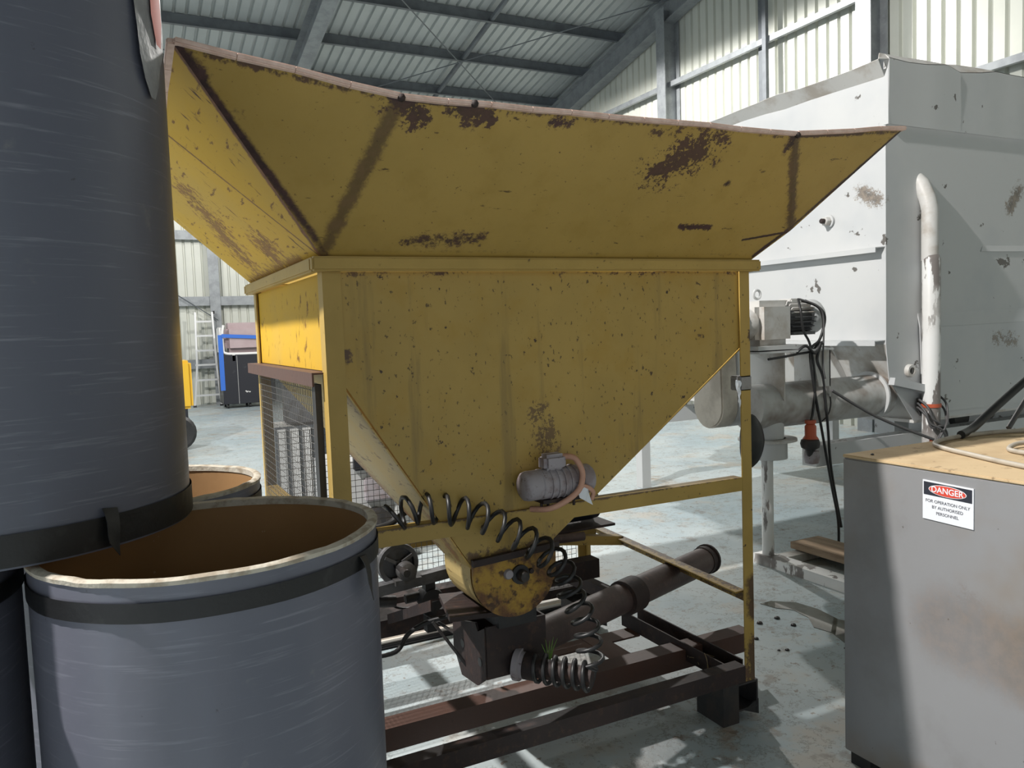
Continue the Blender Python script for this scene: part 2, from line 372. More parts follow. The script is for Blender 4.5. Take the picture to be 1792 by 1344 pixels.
def ribbed(n, L0, step=.2, rib=.06, hgt=.045):
    """profile of a ribbed sheet: (along, out) points"""
    P = [(L0, 0)]
    for k in range(n):
        a = L0+k*step+.07
        P += [(a, 0), (a+.015, hgt), (a+.015+rib-.03, hgt), (a+rib, 0)]
    P.append((L0+n*step, 0)); return P

def sheet(prof, place, lo, hi):
    """ribbed sheet as a thin closed strip; place(along, out, up)"""
    mb = MB(); n = len(prof); vs = []
    for (a, h) in prof: vs += [place(a, h, lo(a)), place(a, h, hi(a))]
    fs = [(2*i, 2*i+2, 2*i+3, 2*i+1) for i in range(n-1)]
    return mb.add(vs, fs)

wr = empty('wall_right', (XW, 4, 0), 'cream ribbed steel end wall of the shed', kind='structure')
y = YF
while y < YB-.05:
    ob('wall_sheet', sheet(ribbed(4, y), lambda a, h, z: (XW+h, a, z), lambda a: 0, lambda a: roofz(a)-.02), M_cream, wr); y += .8
for zz in (1.6, 3.0, 4.45, 5.93):
    mb = MB(); mb.box((XW-.20, YF, zz-.045), (XW-.195, YB, zz+.045)); mb.box((XW-.195, YF, zz+.035), (XW-.003, YB, zz+.045)); mb.box((XW-.195, YF, zz-.045), (XW-.14, YB, zz-.035))
    ob('girt', mb, M_galv, wr)
def hcol(x, y, wd, dp, top, par, m=M_galv):
    mb = MB(); t = .014
    mb.box((x-dp, y-wd/2, 0), (x-dp+t, y+wd/2, top)); mb.box((x-t, y-wd/2, 0), (x, y+wd/2, top)); mb.box((x-dp+t, y-t/2, 0), (x-t, y+t/2, top))
    return ob('column', mb, m, par)
hcol(XW-.02, 9.55, .24, .34, roofz(9.55)-.42, wr); hcol(XW-.02, 5.20, .24, .34, roofz(5.2)-.42, wr); hcol(XW-.02, .6, .24, .34, roofz(.6)-.42, wr)
ob('stud', MB().box((XW-.26, 7.06, 0), (XW-.2, 7.14, roofz(7.1)-.4)), M_galvd, wr)
ob('stud', MB().box((XW-.06, 7.30, 0), (XW-.01, 7.42, roofz(7.4)-.1)), M_galvd, wr)

wb = empty('wall_back', (-3, YB, 0), 'cream ribbed steel back wall of the shed', kind='structure')
x = XL
while x < XW-.05:
    ob('wall_sheet', sheet(ribbed(4, x), lambda a, h, z: (a, YB+h, z), lambda a: 0, lambda a: roofz(YB)), M_cream, wb); x += .8
for zz in (1.0, 2.52, 4.1, 5.4):
    mb = MB(); mb.box((XL, YB-.20, zz-.11), (XW, YB-.195, zz+.11)); mb.box((XL, YB-.195, zz+.10), (XW, YB-.003, zz+.11))
    ob('girt', mb, M_galv, wb)
for xx in (-9, -3, 1.72, 3.1):
    mb = MB(); mb.box((xx-.12, YB-.24, 0), (xx+.12, YB-.215, roofz(YB)))
    ob('column', mb, M_galv, wb)
wf = empty('wall_front', (-3, YF, 0), 'cream ribbed steel wall behind the viewer', kind='structure')
x = XL
while x < XW-.05:
    ob('wall_sheet', sheet(ribbed(4, x), lambda a, h, z: (a, YF-h, z), lambda a, x=x: (4.6 if -7.5 < x < -1.2 else 0), lambda a: roofz(YF)), M_cream, wf); x += .8
wl = empty('wall_left', (XL, 4, 0), 'open side of the shed with steel header', kind='structure')
y = YF
while y < YB-.05:
    ob('wall_sheet', sheet(ribbed(4, y), lambda a, h, z: (XL-h, a, z), lambda a: 5.2, lambda a: roofz(a)-.02), M_cream, wl); y += .8

rf = empty('ceiling', (-3, 4, 6), 'silvery ribbed steel roof on dark purlins', kind='structure')
x = XL
while x < XW-.05:
    for (ya, yb) in ((RIDGE, YB), (YF, RIDGE)):
        ob('roof_sheet', sheet(ribbed(4, x), lambda a, h, yy: (a, yy, roofz(yy)+h), lambda a, ya=ya: ya, lambda a, yb=yb: yb), M_roof, rf)
    x += .8
def purlin(y):
    z = roofz(y)-.012; mb = MB(); hgt = .2
    mb.box((XL, y-.003, z-hgt), (XW, y+.003, z)); mb.box((XL, y, z-.006), (XW, y+.07, z)); mb.box((XL, y-.07, z-hgt), (XW, y, z-hgt+.006))
    ob('purlin', mb, M_galvd, rf)
for k in range(-15, 6):
    yy = 11.03+1.35*k
    if YF+.3 < yy < YB-.1: purlin(yy)
def rafter(x, wd=.24, dp=.42):
    for (ya, yb) in ((RIDGE, YB-.05), (YF+.05, RIDGE)):
        mb = MB(); a = Vector((x, ya, roofz(ya)-.22)); b = Vector((x, yb, roofz(yb)-.22))
        nrm = (b-a).normalized().cross(Vector((1,0,0))).normalized()
        if nrm.z < 0: nrm = -nrm
        off = nrm*(-dp+.012)
        mb.bar(a, b, wd, .014, (0,0,1)); mb.bar(a+off, b+off, wd, .014, (0,0,1)); mb.bar(a+off/2, b+off/2, .012, dp-.02, (0,0,1))
        ob('rafter', mb, M_galv, rf)
for x in (XW-.16, 2.85, -3.2, -9.2): rafter(x)
def rp(x, y, dz=.26): return (x, y, roofz(y)-dz)
ob('bridging_strut', MB().tube([rp(5.97, RIDGE+.3, .16), rp(5.97, YB-.2, .16)], .05, 8), M_galvd, rf, smooth=40)
ob('brace_rod', MB().tube([rp(3, 9.6), rp(8.9, 15.2)], .011, 5), M_galvd, rf)
ob('brace_rod', MB().tube([rp(8.9, 9.4), rp(3, 15.1)], .011, 5), M_galvd, rf)
ob('brace_rod', MB().tube([rp(-3, 9.6), rp(2.7, 15.2)], .011, 5), M_galvd, rf)
ob('brace_rod', MB().tube([rp(2.7, 9.4), rp(-3, 15.1)], .011, 5), M_galvd, rf)
ob('brace_rod', MB().tube([(.4, YB-.3, 3.0), (1.75, YB-.3, 2.05)], .012, 5), M_galvd, wb)

for i, (lx, ly, lz, pw) in enumerate(LAMPS):
    lab = ['round high bay lamp hanging at the top edge above the yellow hopper', 'round high bay lamp hung over the drums side of the shed', 'round high bay lamp near the back wall'][i]
    t = empty('high_bay_lamp', (lx, ly, lz), lab, 'lamp', 'high bay lamps under the roof')
    ob('housing', MB().lathe([(.05,.30),(.12,.29),(.14,.12),(.22,.10),(.24,.03),(.23,.02)], 24, 'Z', (lx,ly,lz)), M_dark, t, smooth=40)
    ob('lens', MB().lathe([(.0,.018),(.20,.02),(.20,.012),(.0,.008)], 24, 'Z', (lx,ly,lz)), M_glow, t)
    ob('hanging_rod', MB().tube([(lx,ly,lz+.29), (lx,ly,roofz(ly))], .01, 6), M_dark, t)
    ld = bpy.data.lights.new('high_bay_light', 'SPOT'); ld.spot_size = math.radians(177); ld.spot_blend = .12; ld.energy = pw; ld.color = (1, .97, .93); ld.shadow_soft_size = .10
    lo = bpy.data.objects.new('high_bay_light', ld); COL.objects.link(lo); lo.parent = t; lo.location = (0, 0, -.14)

# ---------------------------------------------------------------- yellow hopper
H = empty('steel_hopper', (0,0,0), 'large rusty yellow steel hopper with flared mouth on an open frame', 'hopper')
X, Y, Z = (1,0,0), (0,1,0), (0,0,1); nX, nY, nZ = (-1,0,0), (0,-1,0), (0,0,-1)
# frame legs (angle iron)
def leg(x, y, sx, sy, z0, z1, wd, m):
    return ob('leg', MB().angle((x,y,z0), (x,y,z1), (sx,0,0), (0,sy,0), wd, wd, .006), m, H)
leg(0, 0, 1, 1, .06, 1.79, .056, M_frame); leg(HW, 0, -1, 1, .16, 1.79, .048, M_frame)
leg(0, HD, 1, -1, .06, 1.79, .05, M_frame); leg(HW, HD, -1, -1, .12, 1.79, .05, M_frame)
# collar beam round the top of the frame
o_ = .034
def beam(a, b): return ob('collar_beam', MB().box(a, b), M_frame, H, bevel=.006)
beam((-o_,-o_,1.785),(HW+o_,0.0,1.828)); beam((-o_,HD,1.785),(HW+o_,HD+o_,1.828))
beam((-o_,.0005,1.785),(-.001,HD-.0005,1.828)); beam((HW+.001,.0005,1.785),(HW+o_,HD-.0005,1.828))
# mouth: four flared sides each with two folded corner gussets
b00, b10, b11, b01 = (0,-.012,ZB), (HW,-.012,ZB), (HW,HD+.012,ZB), (0,HD+.012,ZB)
c00, c10, c11, c01 = (-SO,-FO,CZ), (HW+SO-.02,-FO,CZ), (HW+SO-.02,HD+FO,CZ), (-SO,HD+FO,CZ)
k0a, k0b = (.131,-FO,RZ), (1.502,-FO,2.20)
k1a, k1b = (HW+SO-.02,.13,RZ), (HW+SO-.02,HD-.13,RZ)
k2a, k2b = (1.502,HD+FO,RZ), (.131,HD+FO,RZ)
k3a, k3b = (-SO,HD-.13,RZ), (-SO,.13,RZ)
tt = .005
ins = Vector((HW/2, HD/2, 2.6))
def pan(name, pts, m):
    P = [Vector(q) for q in pts]; n = (P[1]-P[0]).cross(P[2]-P[0]); cen = sum(P, Vector((0,0,0)))/len(P)
    if n.dot(ins-cen) > 0: P.reverse()
    return ob(name, MB().plate(P, tt), m, H)
for (ba, bb, ka, kb, ca, cb, m) in ((b00,b10,k0a,k0b,c00,c10,M_mouth),(b10,b11,k1a,k1b,c10,c11,M_left),(b11,b01,k2a,k2b,c11,c01,M_yel),(b01,b00,k3a,k3b,c01,c00,M_left)):
    pan('corner_gusset', (ba, ka, ca), m)
    if ba is b00:      # the front panel runs on past its right corner before it is folded
        e10 = (1.757, -.114, 1.930)
        pan('mouth_panel', (ba, bb, e10, kb, ka), m); pan('corner_gusset', (e10, cb, kb), m)
    else:
        pan('mouth_panel', (ba, bb, kb, ka), m); pan('corner_gusset', (bb, cb, kb), m)
# rolled rim along the mouth
def rimline(pts, dips=()):
    mb = MB()
    for a, b in zip(pts[:-1], pts[1:]):
        a = Vector(a); b = Vector(b); n = max(2, int((b-a).length/.12))
        path = [a+(b-a)*(i/n)+Vector((0,0,.006+random.uniform(-.0025,.0025))) for i in range(n+1)]
        for p0, p1 in zip(path[:-1], path[1:]): mb.bar(p0, p1+(p1-p0).normalized()*.004, .03, .014)
    return ob('rim', mb, M_rim, H, bevel=.003)
rimline([c00,k0a,k0b,c10]); rimline([c10,k1a,k1b,c11]); rimline([c11,k2a,k2b,c01]); rimline([c01,k3a,k3b,c00])
# weld seams where the rim was dented
for q in (k0a, (.333,-FO-.002,2.193), k0b): ob('rim_dent', MB().lathe([(0,-.016),(.009,-.012),(.011,-.004),(.007,.004),(0,.006)], 10, 'Z', (q[0],q[1]-.010,q[2]+.006)), M_rust, H, smooth=60)
# straight sided box
ob('box_wall', MB().plate([(.012,.02,1.785),(.012,HD-.02,1.785),(.012,HD-.02,1.49),(.012,.02,1.49)], .005), M_left, H)
ob('box_wall', MB().plate([(HW-.03,.02,1.785),(HW-.03,HD-.02,1.785),(HW-.03,HD-.02,1.49),(HW-.03,.02,1.49)], .005), M_yel, H)
ob('box_wall', MB().plate([(.01,HD-.03,1.785),(HW-.03,HD-.03,1.785),(HW-.03,HD-.03,1.49),(.01,HD-.03,1.47)], .005), M_yel, H)
# front plate narrowing to the trough
fp = [(.03,.012,1.786),(1.612,.012,1.786),(1.612,.012,1.492),(.757,.012,.872),(.757,.012,.815),(.446,.012,.823),(.058,.012,1.44),(.03,.012,1.44)]
ob('front_plate', MB().plate(fp, .005, nY), M_plate, H)
ob('slope_panel', MB().plate([(.020,.018,1.49),(.450,.018,.815),(.444,.245,.815),(.020,1.23,1.49)], .005), M_slope, H)
ob('slope_panel', MB().plate([(1.622,.02,1.49),(1.622,1.23,1.49),(.757,.245,.87),(.757,.02,.87)], .005), M_yel, H)
mb = MB(); mb.plate([(.02,1.23,1.49),(1.62,1.23,1.49),(.757,.245,.87)], .005); mb.plate([(.02,1.23,1.49),(.757,.245,.87),(.444,.245,.815)], .005)
ob('slope_panel', mb, M_yel, H)
# trough with round bottom
ar = arc(.6, .785, .156, math.pi, 2*math.pi, 20)
sec = [(.444,.825)]+ar+[(.757,.88)]
mb = MB(); n = len(sec)
vs = [(x,.022,z) for x, z in sec]+[(x,.245,z) for x, z in sec]
ob('trough', mb.add(vs, [(i, i+1, i+1+n, i+n) for i in range(n-1)]), M_slope, H)
ep = [(.444,.0,.842)]+[(x,.0,z) for x, z in ar]+[(.757,.0,.842)]
E_ = ob('end_plate', MB().plate(ep, .012, nY), M_end, H)
ob('end_plate_flange', MB().bar((.442,-.004,.836),(.765,-.004,.852),.018,.022), M_rust, H)
ob('shaft_bolt', MB().lathe([(0,-.045),(.016,-.043),(.020,-.03),(.020,-.012),(.033,-.010),(.033,0)], 18, 'Y', (.615,0,.772)), M_dark, H, smooth=40)
ob('white_plug', MB().lathe([(0,-.012),(.014,-.011),(.018,-.004),(.018,0)], 16, 'Y', (.572,0,.779)), M_motor, H, smooth=40)
ob('end_nut', MB().lathe([(0,-.014),(.009,-.014),(.009,0)], 6, 'Y', (.655,0,.778)), M_rust, H)
ob('trough_back', MB().plate([(x,.245,z) for x, z in sec], .005), M_yel, H)
# middle rails
ob('mid_rail', MB().angle((.056,.0,.99),(HW-.049,.0,.985), nZ, Y, .053, .05, .006), M_frame, H)
ob('side_rail', MB().angle((HW,.049,.512),(HW,HD-.05,.556), nZ, nX, .045, .05, .006), M_frame, H)
ob('side_rail', MB().angle((0,.056,.95),(0,HD-.05,.95), nZ, X, .045, .05, .006), M_frame, H)
ob('back_rail', MB().angle((.05,HD,.60),(HW-.05,HD,.60), nZ, nY, .045, .05, .006), M_frame, H)
# base frame
ob('base_rail', MB().angle((.0,-.001,.226),(HW-.049,-.001,.226), nZ, Y, .066, .06, .007), M_rust, H)
ob('base_rail', MB().angle((.0,HD,.226),(HW,HD,.226), nZ, nY, .066, .06, .007), M_rust, H)
mb = MB(); mb.box((.02,.30,.192),(1.93,.39,.200)); mb.box((.02,.30,.115),(1.93,.307,.192)); mb.box((.02,.383,.115),(1.93,.39,.192))
ob('cross_channel', mb, M_rail, H)
mb = MB(); mb.box((1.548,.06,.150),(1.648,.78,.157)); mb.box((1.548,.06,.157),(1.555,.78,.222)); mb.box((1.641,.06,.157),(1.648,.78,.222))
ob('side_channel', mb, M_rust, H)
mb = MB(); mb.box((.005,.06,.150),(.105,HD-.06,.157)); mb.box((.005,.06,.157),(.012,HD-.06,.222)); mb.box((.098,.06,.157),(.105,HD-.06,.222))
ob('side_channel', mb, M_rust, H)
ob('inner_rail', MB().angle((1.45,.62,.35),(1.43,1.25,.35), nZ, X, .06, .05, .007), M_rust, H)
ob('base_plank', MB().box((1.28,.40,.150),(1.38,.80,.160)), M_rail, H)
ob('base_plank', MB().box((.75,.62,.150),(1.54,.72,.158)), M_rail, H)
def foot(x, y):
    mb = MB(); t = .008
    mb.box((x-.165,y,0),(x-.085,y+.16,.165)); mb.box((x-.085,y,.15),(x+.015,y+.16,.158)); mb.box((x+.007,y,.02),(x+.015,y+.16,.15)); mb.box((x-.085,y,.045),(x+.007,y+.16,.053))
    mb.add([(x-.06,y+.002,.045),(x+.02,y+.002,.075),(x+.02,y+.002,.012),(x-.06,y+.010,.045),(x+.02,y+.010,.075),(x+.02,y+.010,.012)], [(0,2,1),(3,4,5),(0,1,4,3),(1,2,5,4),(2,0,3,5)])
    ob('foot', mb, M_dark, H)
foot(HW, 0.0); foot(HW, HD-.16)
for (x, y) in ((.1,.0), (.1,HD-.16)): ob('foot', MB().box((x-.09,y,0),(x,y+.16,.16)), M_dark, H)
# black drive motor low at the back right
ob('drive_motor', MB().lathe([(.0,1.30),(.07,1.31),(.075,1.36),(.075,1.52),(.07,1.56),(0,1.57)], 20, 'X', (0,1.02,.70)), M_blackpaint, H, smooth=40)
ob('motor_plate', MB().box((1.27,.92,.60),(1.62,1.14,.612)), M_rust, H)
ob('cross_tube', MB().tube([(1.0,.9,.60),(1.42,.9,.580)], .022, 12), M_pipe, H, smooth=40)
ob('cross_bar', MB().angle((1.30,.93,.59),(1.64,.88,.55), nZ, Y, .045, .05, .006), M_frame, H)
ob('cross_bar', MB().angle((1.0,1.10,.56),(1.62,1.10,.56), nZ, Y, .045, .05, .006), M_frame, H)
# left guard
ob('guard_rail', MB().angle((-.035,.045,1.487),(-.035,1.31,1.487), nZ, X, .042, .05, .006), M_rail, H)
ob('guard_post', MB().box((-.022,.070,.2),(-.002,.115,1.45)), M_dark, H)
def mesh_panel(fn, nu, nv, r=.0013):
    mb = MB()
    for i in range(nu+1): mb.tube([fn(i/nu, 0), fn(i/nu, 1)], r, 4, cap=False)
    for j in range(nv+1): mb.tube([fn(0, j/nv), fn(1, j/nv)], r, 4, cap=False)
    return mb
ob('wire_mesh', mesh_panel(lambda u, v: (-.004, .12+u*1.08, .24+v*1.21), 44, 49), M_wire, H, kind='stuff')
ob('wire_mesh', mesh_panel(lambda u, v: (.06+u*1.50, HD-.055, .23+v*.95), 54, 34), M_wire, H, kind='stuff')
# drive pulley, bearing and linkage under the hopper
ob('pulley', MB().lathe([(.012,.50),(.012,.515),(.06,.515),(.062,.492),(.078,.490),(.080,.500),(.073,.508),(.080,.516),(.078,.526),(.03,.53),(0,.53)], 32, 'Y', (.352,0,.724)), M_grey, H, smooth=35)
for k in range(3):
    a = k*2*math.pi/3+.5
    ob('pulley_spoke', MB().bar((.352+.015*math.cos(a),.495,.724+.015*math.sin(a)), (.352+.062*math.cos(a),.495,.724+.062*math.sin(a)), .012, .016, Y), M_grey, H)
mb = MB(); mb.lathe([(0,.44),(.018,.438),(.034,.445),(.036,.485),(0,.487)], 20, 'Y', (.372,0,.700)); mb.box((.322,.445,.655),(.425,.485,.675))
ob('bearing_block', mb, M_grey, H, smooth=40)
ob('shaft', MB().tube([(.352,.40,.712),(.352,1.0,.712)], .014, 10), M_dark, H, smooth=40)
ob('bearing_rail', MB().angle((.16,.46,.655),(.60,.46,.690), nZ, Y, .04, .05, .006), M_grey, H)
ob('bearing_rail', MB().bar((.10,.60,.80),(.44,.60,.80),.05,.05), M_dark, H)
ob('bearing_post', MB().box((.45,.48,.44),(.49,.52,.66)), M_dark, H)
ob('link_arm', MB().tube([(.20,.52,.60),(.34,.52,.575)], .022, 10), M_dark, H, smooth=40)
ob('link_arm', MB().tube([(.38,.52,.575),(.48,.52,.580)], .018, 10), M_dark, H, smooth=40)
ob('link_hub', MB().lathe([(0,.47),(.045,.47),(.05,.5),(.045,.54),(0,.545)], 18, 'Y', (.475,0,.565)), M_dark, H, smooth=40)
ob('channel_beam', MB().angle((.05,.62,.47),(.78,.62,.47), nZ, Y, .07, .16, .008), M_rust, H)
ob('channel_beam', MB().bar((.05,.85,.44),(1.45,.85,.44),.08,.09), M_rust, H)
ob('lever_rod', MB().tube([(.40,.28,.56),(.53,.22,.35)], .006, 8), M_dark, H)
ob('lever_rod', MB().tube([(.44,.5,.52),(.56,.34,.43)], .006, 8), M_dark, H)
ob('lever_rod', MB().tube(smooth_path([(.18,.4,.43),(.30,.42,.42),(.36,.44,.47),(.44,.44,.50),(.52,.4,.52)]), .009, 8), M_black, H, smooth=50)
ob('linkage_wire', MB().tube(smooth_path([(.22,.6,.66),(.3,.58,.60),(.36,.58,.53),(.45,.6,.51),(.52,.62,.55)]), .005, 6), M_black, H, smooth=50)
ob('linkage_wire', MB().tube(smooth_path([(.25,.62,.84),(.36,.62,.85),(.47,.62,.92)]), .014, 8), M_black, H, smooth=50)
# rusty outlet box, neck and auger pipe
ob('outlet_neck', MB().box((.545,.03,.585),(.69,.2,.66)), M_dark, H)
mb = MB(); t = .008
mb.box((.505,.05,.41),(.735,.058,.592)); mb.box((.505,.292,.40),(.735,.30,.57)); mb.box((.727,.058,.41),(.735,.292,.592)); mb.box((.505,.058,.405),(.735,.292,.413))
ob('outlet_box', mb, M_rust, H)
mb = MB(); mb.plate([(.500,.055,.410),(.500,.055,.588),(.500,.11,.560),(.500,.13,.585),(.500,.34,.530),(.500,.34,.43),(.500,.27,.345),(.500,.13,.36)], .008, nX)
sp_ = ob('box_side_plate', mb, M_rust, H)
for (yy, zz) in ((.25,.47),(.10,.455),(.29,.40)): ob('bolt_hole', MB().lathe([(0,-.0015),(.016,-.0015),(.016,0)], 14, 'X', (.4998,yy,zz)), M_black, sp_)
ob('top_plate', MB().plate([(.365,.02,.664),(.56,.02,.648),(.60,.26,.648),(.42,.26,.664)], .016), M_rust, H)
ob('hanger', MB().angle((.38,.24,.655),(.33,.6,.50), nZ, X, .04, .04, .006), M_rust, H)
ob('auger_pipe', MB().tube([(.70,.155,.46),(1.93,.612,.45)], .062, 24), M_pipe, H, smooth=40)
d_ = Vector((1.23,.457,-.01)).normalized(); e_ = Vector((1.95,.62,.45))
ob('pipe_collar', MB().tube([e_-d_*.05, e_-d_*.012, e_-d_*.012, e_], [.066,.066,.072,.072], 24), M_rust, H, smooth=40)
ob('pipe_mouth', MB().tube([e_, e_+d_*.002], [.056,.056], 20), M_black, H)
ob('pipe_clamp', MB().tube([Vector((1.27,.36,.455)), Vector((1.36,.394,.455))], .075, 24), M_rust, H, smooth=40)
# front spout from the outlet box
s0 = Vector((.617,.05,.440)); s1 = Vector((.800,-.145,.425)); sd = (s1-s0).normalized()
ob('spout_flange', MB().tube([s0-sd*.005, s0+sd*.016, s0+sd*.016, s0+sd*.035], [.055,.055,.045,.045], 24), M_motor, H, smooth=40)
ob('spout', MB().tube([s0+sd*.03, s0+sd*.07, s0+sd*.075, s1], [.046,.046,.034,.032], 20), M_rust, H, smooth=40)
# vibrator motor bolted to the front plate
vm = empty('vibrator_motor', (.74,-.045,1.075)); vm.parent = H
vc = (0,-.05,1.078)
ob('motor_body', MB().lathe([(0,.665),(.046,.665),(.052,.672),(.052,.82),(.046,.828),(0,.828)], 24, 'X', vc), M_motor, vm, smooth=40)
ob('end_cap', MB().lathe([(0,.606),(.036,.607),(.047,.616),(.050,.63),(.050,.668),(0,.668)], 24, 'X', vc), M_motor, vm, smooth=40)
ob('end_cap', MB().lathe([(0,.826),(.050,.826),(.050,.862),(.042,.872),(0,.874)], 24, 'X', vc), M_motor, vm, smooth=40)
for k in range(5): ob('cooling_fin', MB().lathe([(.05,.70+k*.024),(.056,.70+k*.024),(.056,.706+k*.024),(.05,.706+k*.024)], 20, 'X', vc, closed=True), M_motor, vm)
ob('terminal_box', MB().box((.682,-.085,1.122),(.766,-.025,1.178)), M_motor, vm, bevel=.012, smooth=50)
ob('mounting_foot', MB().box((.67,-.085,1.018),(.82,.0,1.030)), M_rust, vm)
for x in (.675,.70,.80): ob('mounting_bolt', MB().tube([(x,-.06,.995),(x,-.06,1.02)], .005, 8), M_rust, vm)
ob('supply_cable', MB().tube(smooth_path([(.765,-.06,1.165),(.79,-.09,1.16),(.805,-.11,1.12),(.80,-.115,1.08),(.78,-.115,1.05),(.74,-.10,1.02),(.69,-.08,1.0),(.65,-.03,.995)]), .010, 10), M_pink, vm, smooth=50)
ob('supply_cable', MB().tube(smooth_path([(.795,-.115,1.07),(.825,-.11,1.06),(.85,-.105,1.04),(.845,-.10,1.015)]), .008, 10), M_pink, vm, smooth=50)
ob('rag', MB().grid([(.785,-.115,1.075),(.825,-.117,1.055),(.84,-.112,1.00),(.79,-.115,1.03)], 5, 5, .002, lambda u, v: .006*math.sin(7*u+3*v)), M_signw, vm, smooth=60)
# tape wound round the right leg
ob('tape_wrap', MB().box((HW-.054,-.004,1.325),(HW+.004,.056,1.382)), M_tape_grey, H, bevel=.004)
mb = MB(); mb.grid([(HW-.056,-.006,1.365),(HW-.085,-.010,1.37),(HW-.07,-.010,1.30),(HW-.056,-.006,1.33)], 4, 4, .0015, lambda u, v: .005*math.sin(9*u+5*v))
mb.grid([(HW-.058,-.006,1.33),(HW-.073,-.010,1.31),(HW-.066,-.010,1.262),(HW-.058,-.006,1.275)], 3, 4, .0015, lambda u, v: .004*math.sin(9*v))
ob('torn_tape', mb, M_signw, H, smooth=60)

# ---------------------------------------------------------------- coiled black air hose over the middle rail
def coil(axis, turns_per_m, r, k=10, rf=None, phase=0.0):
    A = smooth_path(axis, 8); out = []; ph = phase; nn = None; L = 0
    tot = sum((A[i+1]-A[i]).length for i in range(len(A)-1))
    for i in range(len(A)-1):
        t_ = (A[i+1]-A[i]); seg = t_.length; t_ = t_.normalized()
        if nn is None: nn = Vector((0,0,1)) - t_*t_.z; nn.normalize()
        nn = (nn - t_*nn.dot(t_)).normalized(); bb = t_.cross(nn)
        m = max(2, int(seg*turns_per_m(L/tot)*16))
        for j in range(m):
            f = j/m; s_ = (L+seg*f)/tot
            R = r(s_)
            out.append(A[i].lerp(A[i+1], f)+nn*(R*math.cos(ph))+bb*(R*math.sin(ph)))
            ph += seg/m*turns_per_m(s_)*2*math.pi
        L += seg
    return out
ha = [(.185,.03,1.015),(.25,.02,1.038),(.321,.0,1.036),(.394,-.03,1.022),(.46,-.05,.998),(.52,-.065,.962),(.585,-.085,.92),(.64,-.10,.878),(.69,-.105,.83),(.73,-.105,.775),(.755,-.105,.70),(.79,-.12,.62),(.80,-.13,.54),(.80,-.14,.47)]
pathA = coil(ha, lambda s: 17 if s < .60 else 19, lambda s: .046 if s < .62 else .042)
sdn = (s1-s0)
hb = [s1+sdn*.02, s0+sdn*.75, s0+sdn*.5, s0+sdn*.24]
pathB = coil(hb, lambda s: 29, lambda s: .046)
ho = ob('air_hose', MB().tube(pathA+smooth_path([pathA[-1], (pathA[-1]+pathB[0])/2+Vector((.02,0,-.02)), pathB[0]], 4)[1:-1]+pathB, .0072, 7), M_black, smooth=60,
        label='thin black coiled air hose draped over the yellow middle rail and wound round the spout', cat='hose')
# weeds caught on the frame
g = MB()
for k in range(5):
    a = Vector((.715+.004*k,-.0+.004*k,.44)); g.tube([a, a+Vector((.006*(k-2),0,.04)), a+Vector((.014*(k-2),-.005,.075+.01*(k % 2)))], [.0025,.002,.0006], 4)
ob('grass_tuft', g, M_grass, label='small tuft of green grass growing out of the rusty outlet box', cat='grass')
g = MB()
for k in range(14):
    a = Vector((1.60+random.uniform(-.03,.03), random.uniform(.08,.4), .162)); b = a+Vector((random.uniform(-.04,.04), random.uniform(-.09,.09), random.uniform(.0,.03)))
    g.tube([a, (a+b)/2+Vector((0,0,.012)), b], .0012, 4)
for k in range(3):
    a = Vector((1.55,.18,.226)); g.tube(smooth_path([a, a+Vector((-.01,-.03,-.03)), a+Vector((-.015*k-.01,-.05,-.11))], 4), .0012, 4)
ob('dry_straw', g, M_straw, label='wisps of dry straw lying in the right base channel of the hopper', cat='straw', kind='stuff')

